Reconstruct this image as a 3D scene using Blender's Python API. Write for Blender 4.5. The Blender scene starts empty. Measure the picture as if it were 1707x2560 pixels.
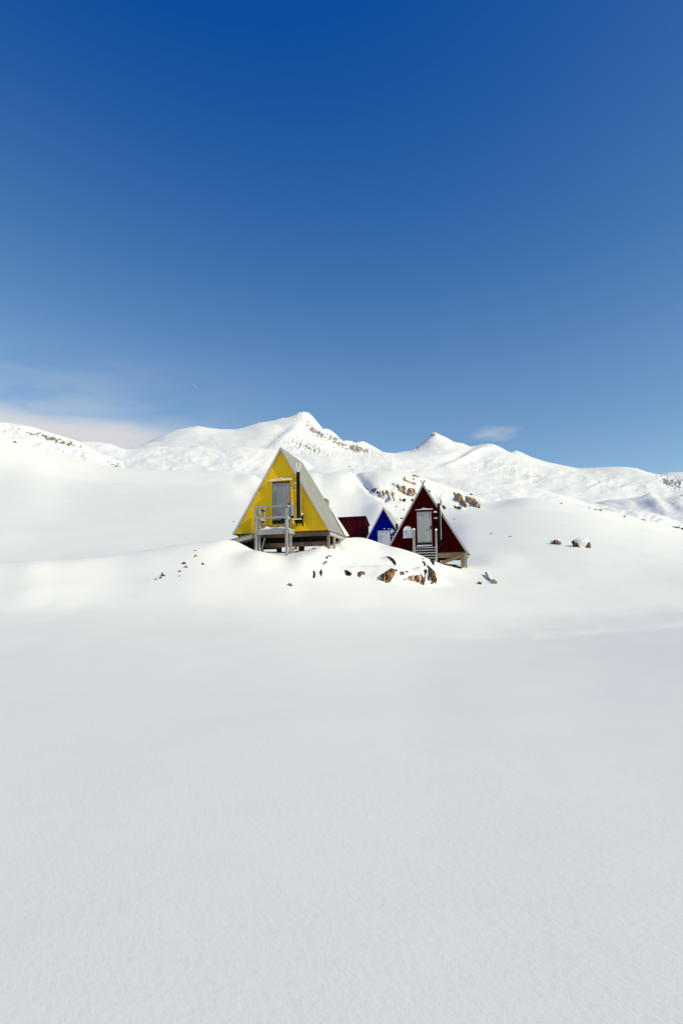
import bpy, bmesh, math, random
import numpy as np
from mathutils import Vector, Matrix

# ------------------------------------------------------------------ camera, sky, sun, exposure
SC = bpy.context.scene
C = SC.collection
R = math.radians
IW, IH = 1707.0, 2560.0            # size of the photograph
FPX = 1450.0                       # focal length in its pixels
CAMZ = 1.6
PITCH, ROLL = R(4.0), -0.012
CX, CY = IW / 2, 1500.0 - FPX * math.tan(PITCH)
cam_d = bpy.data.cameras.new('camera')
cam = bpy.data.objects.new('camera', cam_d); C.objects.link(cam); SC.camera = cam
cam_d.sensor_fit = 'VERTICAL'; cam_d.sensor_height = 36.0
cam_d.lens = 36.0 * FPX / IH
cam_d.shift_y = (CY - IH / 2) / IH
cam_d.clip_start = 0.05; cam_d.clip_end = 30000
cam.location = (0, 0, CAMZ)
CAMR = Matrix.Rotation(R(90) + PITCH, 3, 'X') @ Matrix.Rotation(ROLL, 3, 'Z')
cam.rotation_euler = CAMR.to_euler()
CR = np.array(CAMR)

SUN_EL, SUN_AZ = R(30.5), R(115.5)   # azimuth clockwise from +Y (the view direction)
sd = Vector((math.sin(SUN_AZ) * math.cos(SUN_EL), math.cos(SUN_AZ) * math.cos(SUN_EL), math.sin(SUN_EL)))
sl = bpy.data.lights.new('sun', 'SUN'); sun = bpy.data.objects.new('sun', sl); C.objects.link(sun)
sl.energy = 3.94; sl.angle = R(0.5); sl.color = (1.0, 0.918, 0.62)
sun.rotation_euler = sd.to_track_quat('Z', 'Y').to_euler()

SC.view_settings.view_transform = 'Standard'; SC.view_settings.look = 'None'
SC.view_settings.exposure = 0.0; SC.view_settings.gamma = 1.0
SC.cycles.max_bounces = 6; SC.cycles.diffuse_bounces = 3

world = bpy.data.worlds.new('World'); SC.world = world; world.use_nodes = True
def build_world():
    nt = world.node_tree; nt.nodes.clear(); N = nt.nodes.new; L = nt.links.new
    out = N('ShaderNodeOutputWorld'); bg = N('ShaderNodeBackground'); L(bg.outputs[0], out.inputs[0])
    sky = N('ShaderNodeTexSky'); sky.sky_type = 'NISHITA'; sky.sun_disc = False
    sky.sun_elevation = SUN_EL; sky.sun_rotation = SUN_AZ
    sky.altitude = 3000; sky.air_density = 1.0; sky.dust_density = 0.0; sky.ozone_density = 4.0
    # clear polar air: deep blue overhead, paler towards the horizon (per-channel gain and offset)
    hs = N('ShaderNodeVectorMath'); hs.operation = 'MULTIPLY_ADD'
    L(sky.outputs[0], hs.inputs[0]); hs.inputs[1].default_value = (1.72, 1.37, 0.753); hs.inputs[2].default_value = (-0.655, -0.545, 0.90)
    hz = N('ShaderNodeVectorMath'); hz.operation = 'MULTIPLY_ADD'
    tc0 = N('ShaderNodeTexCoord'); sp0 = N('ShaderNodeSeparateXYZ'); L(tc0.outputs['Generated'], sp0.inputs[0])
    mr = N('ShaderNodeMapRange'); mr.interpolation_type = 'SMOOTHSTEP'; L(sp0.outputs[2], mr.inputs[0]); mr.inputs[1].default_value = math.sin(R(47)); mr.inputs[2].default_value = math.sin(R(26))
    L(mr.outputs[0], hz.inputs[0]); hz.inputs[1].default_value = (0.02, 0.17, 0.20)
    h2 = N('ShaderNodeVectorMath'); h2.operation = 'MULTIPLY_ADD'
    m2 = N('ShaderNodeMapRange'); m2.interpolation_type = 'SMOOTHSTEP'; L(sp0.outputs[2], m2.inputs[0]); m2.inputs[1].default_value = math.sin(R(32)); m2.inputs[2].default_value = math.sin(R(20))
    L(m2.outputs[0], h2.inputs[0]); h2.inputs[1].default_value = (0.10, 0.08, 0.0); L(hs.outputs[0], h2.inputs[2]); L(h2.outputs[0], hz.inputs[2])
    hm = N('ShaderNodeVectorMath'); hm.operation = 'MAXIMUM'; L(hz.outputs[0], hm.inputs[0]); hm.inputs[1].default_value = (0.025, 0.1, 0.2)
    # thin cloud low on the left and one small wisp over the right-hand ridge, by direction
    tc = N('ShaderNodeTexCoord'); sp = N('ShaderNodeSeparateXYZ'); L(tc.outputs['Generated'], sp.inputs[0])
    def M(op, a, b=None, c=None):
        n = N('ShaderNodeMath'); n.operation = op
        for i, v in enumerate((a, b, c)):
            if v is None: continue
            if isinstance(v, (int, float)): n.inputs[i].default_value = v
            else: L(v, n.inputs[i])
        return n.outputs[0]
    az = M('ARCTAN2', sp.outputs[0], sp.outputs[1]); el = M('ARCSINE', sp.outputs[2])
    def ramp(v, a, b):
        n = N('ShaderNodeMapRange'); n.interpolation_type = 'SMOOTHSTEP'
        L(v, n.inputs[0]); n.inputs[1].default_value = a; n.inputs[2].default_value = b
        return n.outputs[0]
    mp = N('ShaderNodeMapping'); mp.inputs['Scale'].default_value = (7, 7, 26); L(tc.outputs['Generated'], mp.inputs[0])
    ns = N('ShaderNodeTexNoise'); ns.inputs['Scale'].default_value = 1.0; ns.inputs['Detail'].default_value = 6
    ns.inputs['Roughness'].default_value = 0.55; L(mp.outputs[0], ns.inputs['Vector'])
    nz = ns.outputs['Fac']
    elw = M('ADD', el, M('MULTIPLY', M('SUBTRACT', nz, 0.5), R(2.6)))
    bank = M('MULTIPLY', ramp(elw, R(17.6), R(15.2)), ramp(az, R(-7.0), R(-22.0)))
    bank = M('MULTIPLY', M('MULTIPLY', bank, ramp(nz, 0.05, 0.45)), 0.95)
    veil = M('MULTIPLY', ramp(elw, R(24.5), R(14.0)), ramp(az, R(-1.0), R(-30.0)))
    veil = M('MULTIPLY', M('MULTIPLY', veil, ramp(nz, 0.25, 0.75)), 0.5)
    wx = M('DIVIDE', M('SUBTRACT', az, R(15.3)), R(2.9)); wy = M('DIVIDE', M('SUBTRACT', elw, R(15.6)), R(0.9))
    wd = M('ADD', M('MULTIPLY', wx, wx), M('MULTIPLY', wy, wy))
    wisp = M('MULTIPLY', M('MULTIPLY', ramp(wd, 1.0, 0.0), ramp(nz, 0.40, 0.64)), 0.45)
    fac = M('MINIMUM', M('ADD', M('MAXIMUM', bank, veil), wisp), 0.95)
    mx = N('ShaderNodeMix'); mx.data_type = 'RGBA'
    L(fac, mx.inputs[0]); L(hm.outputs[0], mx.inputs[6]); mx.inputs[7].default_value = (4.6, 4.6, 4.7, 1)
    L(mx.outputs[2], bg.inputs[0]); bg.inputs[1].default_value = 0.15
build_world()

# ------------------------------------------------------------------ from the photograph's pixels to rays
def ray(px, py):
    px = np.asarray(px, float); py = np.asarray(py, float)
    d = np.stack([(px - CX) / FPX, -(py - CY) / FPX, -np.ones_like(px)], -1)
    return d @ CR.T
def elev(px, py):                       # azimuth and tangent of elevation of a pixel's ray
    d = ray(px, py)
    return np.arctan2(d[..., 0], d[..., 1]), d[..., 2] / np.hypot(d[..., 0], d[..., 1])
def project(x, y, z):
    p = np.stack([x, y, z - CAMZ], -1) @ CR
    return CX + FPX * p[..., 0] / -p[..., 2], CY - FPX * p[..., 1] / -p[..., 2]
def at(px, py, Y):                      # the point of a pixel's ray at depth Y
    d = ray(px, py); k = Y / d[1]
    return Vector((d[0] * k, Y, CAMZ + d[2] * k))

# ------------------------------------------------------------------ noise
rng = np.random.RandomState(7)
PERM = rng.permutation(512); PERM = np.concatenate([PERM, PERM, PERM])
GA = rng.rand(512) * 2 * np.pi; GX, GY = np.cos(GA), np.sin(GA)
def perlin(x, y):
    xi = np.floor(x).astype(int); yi = np.floor(y).astype(int); xf = x - xi; yf = y - yi
    u = xf**3 * (xf * (xf * 6 - 15) + 10); v = yf**3 * (yf * (yf * 6 - 15) + 10)
    def g(i, j):
        h = PERM[(PERM[(xi + i) & 511] + yi + j) & 511]
        return GX[h] * (xf - i) + GY[h] * (yf - j)
    a = g(0, 0) * (1 - u) + g(1, 0) * u; b = g(0, 1) * (1 - u) + g(1, 1) * u
    return (a * (1 - v) + b * v) * 1.5
def fbm(x, y, o=5, gain=0.5, lac=2.03):
    s = 0; a = 1.0; t = 0
    for k in range(o):
        s = s + a * perlin(x + 37.1 * k, y - 21.7 * k); t += a; a *= gain; x = x * lac; y = y * lac
    return s / t
def ridged(x, y, o=5, gain=0.5, lac=2.07):
    s = 0; a = 1.0; t = 0
    for k in range(o):
        n = 1 - np.abs(perlin(x + 11.3 * k, y + 5.9 * k)); s = s + a * n * n; t += a; a *= gain; x = x * lac; y = y * lac
    return s / t
def sstep(a, b, v):
    t = np.clip((v - a) / (b - a), 0, 1); return t * t * (3 - 2 * t)
def pchip(xk, yk, x):
    xk = np.asarray(xk, float); yk = np.asarray(yk, float); h = np.diff(xk); dl = np.diff(yk) / h
    m = np.zeros_like(yk); m[0] = dl[0]; m[-1] = dl[-1]
    w1 = 2 * h[1:] + h[:-1]; w2 = h[1:] + 2 * h[:-1]
    with np.errstate(divide='ignore', invalid='ignore'):
        mm = (w1 + w2) / (w1 / dl[:-1] + w2 / dl[1:])
    m[1:-1] = np.where(dl[:-1] * dl[1:] > 0, mm, 0)
    x = np.clip(x, xk[0], xk[-1]); i = np.clip(np.searchsorted(xk, x) - 1, 0, len(xk) - 2)
    t = (x - xk[i]) / h[i]; t2 = t * t; t3 = t2 * t
    return (2*t3 - 3*t2 + 1) * yk[i] + (t3 - 2*t2 + t) * h[i] * m[i] + (-2*t3 + 3*t2) * yk[i+1] + (t3 - t2) * h[i] * m[i+1]

# ------------------------------------------------------------------ materials
def mat(name, color=(.5, .5, .5), rough=0.8, spec=0.3):
    m = bpy.data.materials.new(name); m.use_nodes = True
    b = m.node_tree.nodes['Principled BSDF']
    b.inputs['Base Color'].default_value = (*color, 1); b.inputs['Roughness'].default_value = rough
    b.inputs['Specular IOR Level'].default_value = spec
    return m, m.node_tree, b
def node(nt, kind, **kw):
    n = nt.nodes.new(kind)
    for k, v in kw.items():
        if k.startswith('i_'):
            key = k[2:]; n.inputs[int(key) if key.isdigit() else key].default_value = v
        else: setattr(n, k, v)
    return n
def noise_fac(nt, scale=(1, 1, 1), s=5.0, detail=4, rough=0.55, coord='Object', rot=0.0):
    tc = node(nt, 'ShaderNodeTexCoord'); mp = node(nt, 'ShaderNodeMapping'); mp.inputs['Scale'].default_value = scale
    src = tc.outputs[coord]
    if rot:
        vr = node(nt, 'ShaderNodeVectorRotate', rotation_type='Z_AXIS'); vr.inputs['Angle'].default_value = rot
        nt.links.new(src, vr.inputs['Vector']); src = vr.outputs[0]
    nt.links.new(src, mp.inputs[0])
    n = node(nt, 'ShaderNodeTexNoise'); n.inputs['Scale'].default_value = s; n.inputs['Detail'].default_value = detail
    n.inputs['Roughness'].default_value = rough; nt.links.new(mp.outputs[0], n.inputs['Vector'])
    return n.outputs['Fac']
def rampc(nt, fac, stops):
    r = node(nt, 'ShaderNodeValToRGB'); nt.links.new(fac, r.inputs[0]); e = r.color_ramp.elements
    while len(e) < len(stops): e.new(0.5)
    for k, (p, c) in enumerate(stops):
        e[k].position = p; e[k].color = (*c, 1) if len(c) == 3 else c
    return r.outputs[0]
def mixc(nt, fac, a, b, mode='MIX'):
    m = node(nt, 'ShaderNodeMix', data_type='RGBA', blend_type=mode)
    for i, v in ((0, fac), (6, a), (7, b)):
        if hasattr(v, 'links'): nt.links.new(v, m.inputs[i])
        elif isinstance(v, (int, float)): m.inputs[i].default_value = v
        else: m.inputs[i].default_value = (*v, 1)
    return m.outputs[2]
def mrange(nt, v, a, b, lo=0.0, hi=1.0, smooth=True):
    n = node(nt, 'ShaderNodeMapRange'); n.interpolation_type = 'SMOOTHSTEP' if smooth else 'LINEAR'
    nt.links.new(v, n.inputs[0])
    for i, x in enumerate((a, b, lo, hi)): n.inputs[i + 1].default_value = x
    return n.outputs[0]
def mth(nt, op, a, b=0.0):
    n = node(nt, 'ShaderNodeMath', operation=op)
    for i, v in enumerate((a, b)):
        if hasattr(v, 'links'): nt.links.new(v, n.inputs[i])
        else: n.inputs[i].default_value = v
    return n.outputs[0]
def bump(nt, b, h, strength=0.3, dist=0.02, prev=None):
    n = node(nt, 'ShaderNodeBump'); n.inputs['Strength'].default_value = strength; n.inputs['Distance'].default_value = dist
    nt.links.new(h, n.inputs['Height'])
    if prev is not None: nt.links.new(prev, n.inputs['Normal'])
    if b is not None: nt.links.new(n.outputs[0], b.inputs['Normal'])
    return n.outputs[0]

SNOW = (0.885, 0.874, 0.848)
def snow_mat():
    m, nt, b = mat('snow', SNOW, 0.75, 0.1)
    # wind-packed grain: two sizes, drawn out along the wind
    w = R(50)
    g0 = noise_fac(nt, (1.0, 1.0, 1.0), 75.0, 3, 0.6)
    g1 = noise_fac(nt, (0.75, 1.3, 1.0), 26.0, 5, 0.62, rot=w)
    g2 = noise_fac(nt, (0.6, 1.2, 1.0), 4.5, 4, 0.55, rot=w)
    g3 = noise_fac(nt, (0.4, 1.0, 0.5), 0.6, 3, 0.5, rot=R(15))
    n1 = bump(nt, None, g3, 0.22, 0.12)
    n2 = bump(nt, None, g2, 0.11, 0.03, n1)
    n3 = bump(nt, None, g1, 0.22, 0.011, n2)
    bump(nt, b, g0, 0.16, 0.004, n3)
    f = mrange(nt, noise_fac(nt, (1, 1, 1), 0.12, 4, 0.5), 0.3, 0.7)
    nt.links.new(mixc(nt, f, (0.868, 0.859, 0.832), (0.895, 0.885, 0.858)), b.inputs['Base Color'])
    # ice crystals: sparse tiny facets, each turned its own way, that catch the sun
    tc = node(nt, 'ShaderNodeTexCoord'); vo = node(nt, 'ShaderNodeTexVoronoi'); vo.inputs['Scale'].default_value = 60.0
    nt.links.new(tc.outputs['Object'], vo.inputs['Vector'])
    near = mrange(nt, vo.outputs['Distance'], 0.22, 0.16)
    sepc = node(nt, 'ShaderNodeSeparateColor'); nt.links.new(vo.outputs['Color'], sepc.inputs[0])
    pick = mth(nt, 'GREATER_THAN', sepc.outputs[0], 0.965)
    fac = mth(nt, 'MULTIPLY', near, pick)
    gl = node(nt, 'ShaderNodeBsdfGlossy'); gl.inputs['Roughness'].default_value = 0.12; gl.inputs['Color'].default_value = (.9, .9, .9, 1)
    va = node(nt, 'ShaderNodeVectorMath', operation='SUBTRACT'); nt.links.new(vo.outputs['Color'], va.inputs[0]); va.inputs[1].default_value = (.5, .5, .1)
    vn = node(nt, 'ShaderNodeVectorMath', operation='NORMALIZE'); nt.links.new(va.outputs[0], vn.inputs[0])
    nt.links.new(vn.outputs[0], gl.inputs['Normal'])
    nt.links.new(mixc(nt, fac, (0, 0, 0), (.16, .16, .16)), gl.inputs['Color'])
    mx = node(nt, 'ShaderNodeAddShader'); nt.links.new(b.outputs[0], mx.inputs[0]); nt.links.new(gl.outputs[0], mx.inputs[1])
    nt.links.new(mx.outputs[0], nt.nodes['Material Output'].inputs[0])
    return m
def plain_snow():
    m, nt, b = mat('lying_snow', SNOW, 0.65, 0.25)
    bump(nt, b, noise_fac(nt, (1, 1, 1), 9.0, 4), 0.4, 0.03)
    return m
def mountain_mat(name, rock_a, rock_b, s):
    m, nt, b = mat(name, SNOW, 0.75, 0.15)
    at_ = node(nt, 'ShaderNodeAttribute', attribute_name='rock')
    n = noise_fac(nt, (1, 1, 1.6), s, 6, 0.65)
    v = mth(nt, 'ADD', at_.outputs['Fac'], mth(nt, 'MULTIPLY', mth(nt, 'SUBTRACT', n, 0.5), 0.9))
    f = mrange(nt, v, 0.44, 0.62)
    rc = mixc(nt, noise_fac(nt, (1, 1, 1), s * 1.7, 5), rock_a, rock_b)
    sf = mrange(nt, noise_fac(nt, (1, 1, 1), s * 0.15, 3), 0.35, 0.65)
    sn = mixc(nt, sf, (0.865, 0.855, 0.84), (0.895, 0.883, 0.868))
    nt.links.new(mixc(nt, f, sn, rc), b.inputs['Base Color'])
    bump(nt, b, noise_fac(nt, (1, 1, 1), s * 0.6, 5, 0.5), 0.14, 1.0 / s)
    return m
def rock_mat(name, light, mid, dark, snow_lo=0.62, s=1.0, wob=0.9, ck=0.54):
    m, nt, b = mat(name, mid, 0.85, 0.2)
    v1 = noise_fac(nt, (1, 1, 0.6), 2.6 * s, 6, 0.65)
    col = rampc(nt, v1, [(0.32, dark), (0.46, mid), (0.62, light)])
    cr = noise_fac(nt, (4.0, 4.0, 0.9), 1.5 * s, 5, 0.6)
    col = mixc(nt, mrange(nt, cr, ck, ck - .11), col, (dark[0] * .35, dark[1] * .35, dark[2] * .35))
    g = node(nt, 'ShaderNodeNewGeometry'); sx = node(nt, 'ShaderNodeSeparateXYZ'); nt.links.new(g.outputs['Normal'], sx.inputs[0])
    up = mth(nt, 'ADD', sx.outputs[2], mth(nt, 'MULTIPLY', mth(nt, 'SUBTRACT', noise_fac(nt, (1.4, 1.4, .7), 2.6 * s, 5, 0.6), 0.5), wob * 2))
    sf = mrange(nt, up, snow_lo, snow_lo + 0.08)
    nt.links.new(mixc(nt, sf, col, SNOW), b.inputs['Base Color'])
    bump(nt, b, mth(nt, 'ADD', v1, cr), 0.8, 0.06 / s)
    return m
def plank_mat(name, a, bcol, dirt=None, plank=0.11, axis='X', rough=0.8, grain=1.0, groove_k=.45, var=.35):
    """painted or bare boards running along local z"""
    m, nt, b = mat(name, a, rough, 0.02)
    tc = node(nt, 'ShaderNodeTexCoord'); sp = node(nt, 'ShaderNodeSeparateXYZ'); nt.links.new(tc.outputs['Object'], sp.inputs[0])
    x = sp.outputs[0 if axis == 'X' else 1]
    u = mth(nt, 'DIVIDE', x, plank); fr = mth(nt, 'FRACT', u); fl = mth(nt, 'FLOOR', u)
    wn = node(nt, 'ShaderNodeTexWhiteNoise', noise_dimensions='1D'); nt.links.new(fl, wn.inputs['W'])
    st = noise_fac(nt, (14, 14, 0.9) if grain >= 1 else (3, 3, 1.2), 1.0 if grain >= 1 else 1.6, 6, 0.65)
    bl = noise_fac(nt, (1, 1, 1), 1.7, 5, 0.6)
    f = mth(nt, 'ADD', mth(nt, 'MULTIPLY', wn.outputs[0], var), mth(nt, 'ADD', mth(nt, 'MULTIPLY', st, 0.7), mth(nt, 'MULTIPLY', bl, 0.4)))
    col = mixc(nt, mrange(nt, f, 0.45, 1.0), a, bcol)
    if dirt:
        sp2 = noise_fac(nt, (9, 9, 1.2), 1.3, 6, 0.7)
        col = mixc(nt, mrange(nt, sp2, 0.60, 0.74, 0, 0.75), col, dirt)
    edge = mth(nt, 'MINIMUM', fr, mth(nt, 'SUBTRACT', 1.0, fr))
    groove = mrange(nt, edge, 0.0, 0.07, 0, 1)
    nt.links.new(mixc(nt, mth(nt, 'MULTIPLY', mth(nt, 'SUBTRACT', 1.0, groove), groove_k), col, (a[0]*.3, a[1]*.3, a[2]*.3)), b.inputs['Base Color'])
    bump(nt, b, mth(nt, 'ADD', mth(nt, 'MULTIPLY', groove, groove_k), mth(nt, 'MULTIPLY', st, 0.4)), 0.6, 0.008)
    return m
def grain_mat(name, a, bcol, rough=0.8, s=3.0):
    m, nt, b = mat(name, a, rough, 0.25)
    g = noise_fac(nt, (1, 1, 1), s * 4, 6, 0.7); g2 = noise_fac(nt, (1, 1, 1), s * 0.6, 3)
    nt.links.new(mixc(nt, mrange(nt, mth(nt, 'ADD', mth(nt, 'MULTIPLY', g, .6), mth(nt, 'MULTIPLY', g2, .6)), 0.4, 0.8), a, bcol), b.inputs['Base Color'])
    bump(nt, b, g, 0.4, 0.006)
    return m
M = {}
M['snow'] = snow_mat(); M['lying'] = plain_snow()
M['hill'] = mountain_mat('hill_snow_rock', (.16, .11, .09), (.33, .27, .23), 0.35)
M['mountain'] = mountain_mat('mountain_snow_rock', (.20, .17, .15), (.40, .36, .33), 0.07)
M['rock'] = rock_mat('brown_rock', (.40, .23, .13), (.24, .115, .05), (.035, .024, .02), 0.60)
M['rock_dark'] = rock_mat('dark_rock', (.07, .045, .035), (.032, .022, .018), (.006, .005, .005), 0.72)
M['rock_tan'] = rock_mat('tan_rock', (.45, .34, .25), (.30, .20, .13), (.07, .045, .035), 0.42, 0.45, 1.2)
M['ledge'] = rock_mat('orange_brown_bedrock', (.58, .30, .15), (.36, .165, .075), (.035, .022, .016), 9.0, 3.2, 0.1)
M['ledge_grey'] = rock_mat('striped_brown_bedrock', (.42, .28, .19), (.20, .12, .07), (.02, .014, .012), 9.0, 3.0, 0.1)
M['ledge_tan'] = rock_mat('tan_bedrock', (.62, .46, .33), (.42, .28, .18), (.10, .06, .042), 9.0, 1.5, 0.1, 0.47)
M['ledge_dark'] = rock_mat('dark_bedrock', (.10, .06, .045), (.05, .03, .023), (.008, .006, .006), 9.0, 1.5, 0.1)
M['rock_pink'] = rock_mat('pink_boulder', (.40, .23, .17), (.24, .12, .09), (.05, .026, .022), 1.3)
M['yellow'] = plank_mat('yellow_paint', (.89, .555, .020), (.76, .445, .018), (.52, .28, .03), 0.6, grain=.5, groove_k=.08, var=.12)
M['red'] = plank_mat('dark_red_paint', (.046, .0008, .0010), (.034, .0008, .0009), None, 0.14, groove_k=.3)
M['blue'] = plank_mat('blue_paint', (.0005, .005, .235), (.0005, .004, .19), None, 0.14, groove_k=.25)
M['maroon'] = plank_mat('maroon_boards', (.070, .006, .010), (.040, .003, .006), (.24, .10, .11), 0.12)
M['roof'] = grain_mat('grey_roofing_felt', (.235, .238, .222), (.285, .287, .266), 0.9, 4.0)
M['roof_light'] = grain_mat('pale_grey_roofing_felt', (.33, .33, .31), (.40, .40, .375), 0.9, 4.0)
M['verge'] = grain_mat('grey_verge_paint', (.44, .44, .44), (.54, .54, .53), 0.7)
M['verge_w'] = grain_mat('white_verge_paint', (.34, .325, .315), (.46, .44, .43), 0.7)
M['door'] = plank_mat('weathered_door_boards', (.25, .25, .265), (.35, .35, .365), (.15, .15, .175), 0.05, groove_k=.15, var=.2)
M['door_l'] = plank_mat('pale_weathered_door_boards', (.36, .37, .37), (.50, .51, .51), (.22, .22, .23), 0.06, groove_k=.2, var=.25)
M['grey_wood'] = grain_mat('grey_weathered_wood', (.27, .262, .262), (.41, .39, .375), 0.85)
M['brown_wood'] = grain_mat('brown_timber', (.19, .125, .075), (.33, .23, .15), 0.85)
M['brown_shaded'] = grain_mat('shaded_brown_timber', (.085, .055, .035), (.17, .115, .075), 0.85)  # brown timber again, with the shade under the yellow hut in its colour
M['dark_wood'] = grain_mat('dark_timber', (.045, .03, .02), (.10, .065, .04), 0.9)
M['black'] = mat('black_stove_pipe', (.003, .003, .003), 0.6, 0.12)[0]
M['tar'] = grain_mat('black_tar', (.008, .007, .007), (.02, .018, .016), 0.9)
M['steel'] = mat('galvanised_steel', (.74, .72, .68), 0.45, 0.5)[0]
M['steel'].node_tree.nodes['Principled BSDF'].inputs['Metallic'].default_value = 0.2
M['can'] = grain_mat('dull_aluminium', (.42, .44, .46), (.60, .61, .62), 0.5)
M['white'] = grain_mat('white_plate', (.70, .71, .72), (.78, .78, .79), 0.6)
M['pale_board'] = grain_mat('pale_board', (.52, .53, .54), (.60, .61, .62), 0.7)
M['darkred'] = grain_mat('dark_red_trim', (.10, .008, .008), (.16, .02, .012), 0.7)
def frost_mat():
    m, nt, b = mat('frosted_pane', (.6, .62, .66), 0.35, 0.5)
    n = noise_fac(nt, (2.0, 2.0, 5.0), 1.6, 4, 0.55)
    nt.links.new(rampc(nt, n, [(0.38, (.40, .44, .52)), (0.5, (.55, .57, .61)), (0.6, (.80, .81, .83))]), b.inputs['Base Color'])
    return m
M['frost'] = frost_mat()
M['contrail'] = mat('condensation_trail', (.9, .9, .92), 0.9, 0.0)[0]
M['contrail'].node_tree.nodes['Principled BSDF'].inputs['Alpha'].default_value = 0.22
M['shovel'] = grain_mat('dull_green_grey_wood', (.20, .19, .14), (.33, .27, .2), 0.8)

# ------------------------------------------------------------------ mesh helpers
def link_mesh(name, verts, faces, m, parent=None, smooth=False, mats=None):
    me = bpy.data.meshes.new(name); me.from_pydata([tuple(v) for v in verts], [], faces); me.update()
    if smooth: me.polygons.foreach_set('use_smooth', [True] * len(me.polygons))
    me.materials.append(m)
    o = bpy.data.objects.new(name, me); C.objects.link(o)
    if parent is not None: o.parent = parent
    return o
class MB:
    def __init__(s): s.v = []; s.f = []; s.sm = []
    def add(s, vs, fs, smooth=False):
        n = len(s.v); s.v += [Vector(v) for v in vs]; s.f += [tuple(i + n for i in f) for f in fs]; s.sm += [smooth] * len(fs); return s
    def box(s, x0, x1, y0, y1, z0, z1):
        vs = [(x, y, z) for x in (x0, x1) for y in (y0, y1) for z in (z0, z1)]
        return s.add(vs, [(0,1,3,2),(4,6,7,5),(0,4,5,1),(2,3,7,6),(0,2,6,4),(1,5,7,3)])
    def bar(s, a, b, w, d, up=(0, 0, 1)):
        """rectangular bar from a to b; w across, d along the 'up' side"""
        a = Vector(a); b = Vector(b); t = (b - a).normalized(); u = Vector(up)
        if abs(t.dot(u)) > 0.95: u = Vector((0, 1, 0))
        r = t.cross(u).normalized(); u = r.cross(t).normalized()
        vs = [p + r * i * w / 2 + u * j * d / 2 for p in (a, b) for i, j in ((-1,-1),(1,-1),(1,1),(-1,1))]
        return s.add(vs, [(0,3,2,1),(4,5,6,7),(0,1,5,4),(1,2,6,5),(2,3,7,6),(3,0,4,7)])
    def tube(s, a, b, r, r2=None, n=16):
        a = Vector(a); b = Vector(b); r2 = r if r2 is None else r2; t = (b - a).normalized()
        u = t.orthogonal().normalized(); w = t.cross(u)
        k = len(s.v); vs = []
        for p, rr in ((a, r), (b, r2)):
            for i in range(n):
                q = 2 * math.pi * i / n; vs.append(p + (u * math.cos(q) + w * math.sin(q)) * rr)
        s.add(vs, [(i, (i+1) % n, n + (i+1) % n, n + i) for i in range(n)], True)
        s.add(vs[:n], [tuple(range(n))[::-1]]); s.add(vs[n:], [tuple(range(n))]); return s
    def prism(s, poly, y0, y1):
        """polygon in the local x-z plane, extruded from y0 to y1"""
        n = len(poly); vs = [(x, y0, z) for x, z in poly] + [(x, y1, z) for x, z in poly]
        return s.add(vs, [tuple(range(n))[::-1], tuple(range(n, 2*n))] + [(i, (i+1) % n, n + (i+1) % n, n + i) for i in range(n)])
    def lump(s, c, rad, seed=0, amp=0.12, n=14, m=9, flat=0.0):
        """soft snow lump, flat below"""
        rr = random.Random(seed); ph = [rr.random() * 6.28 for _ in range(6)]; vs = []; fs = []
        for j in range(m + 1):
            th = math.pi * j / m
            for i in range(n):
                q = 2 * math.pi * i / n
                k = 1 + amp * (math.sin(2*q + ph[0]) * .5 + math.sin(3*q + ph[1] + th) * .4 + math.sin(5*q + ph[2] + 2*th) * .3)
                z = math.cos(th); z = z if z > 0 else z * flat
                vs.append((c[0] + rad[0] * k * math.sin(th) * math.cos(q), c[1] + rad[1] * k * math.sin(th) * math.sin(q), c[2] + rad[2] * z * k))
        for j in range(m):
            for i in range(n): fs.append((j*n + i, (j+1)*n + i, (j+1)*n + (i+1) % n, j*n + (i+1) % n))
        return s.add(vs, fs, True)
    def build(s, name, m, parent=None, bevel=0.0):
        o = link_mesh(name, s.v, s.f, M[m] if isinstance(m, str) else m, parent)
        o.data.polygons.foreach_set('use_smooth', s.sm)
        bm = bmesh.new(); bm.from_mesh(o.data); bmesh.ops.recalc_face_normals(bm, faces=bm.faces); bm.to_mesh(o.data); bm.free()
        if bevel: 
            b = o.modifiers.new('bevel', 'BEVEL'); b.width = bevel; b.segments = 1; b.limit_method = 'ANGLE'
        return o
def tag(o, label=None, cat=None, group=None, kind=None):
    for k, v in (('label', label), ('category', cat), ('group', group), ('kind', kind)):
        if v: o[k] = v
    return o
def empty(name, loc, yaw=0.0, parent=None):
    o = bpy.data.objects.new(name, None); C.objects.link(o); o.location = loc; o.rotation_euler = (0, 0, yaw)
    o.empty_display_size = 0.3
    if parent is not None: o.parent = parent
    return o
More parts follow.
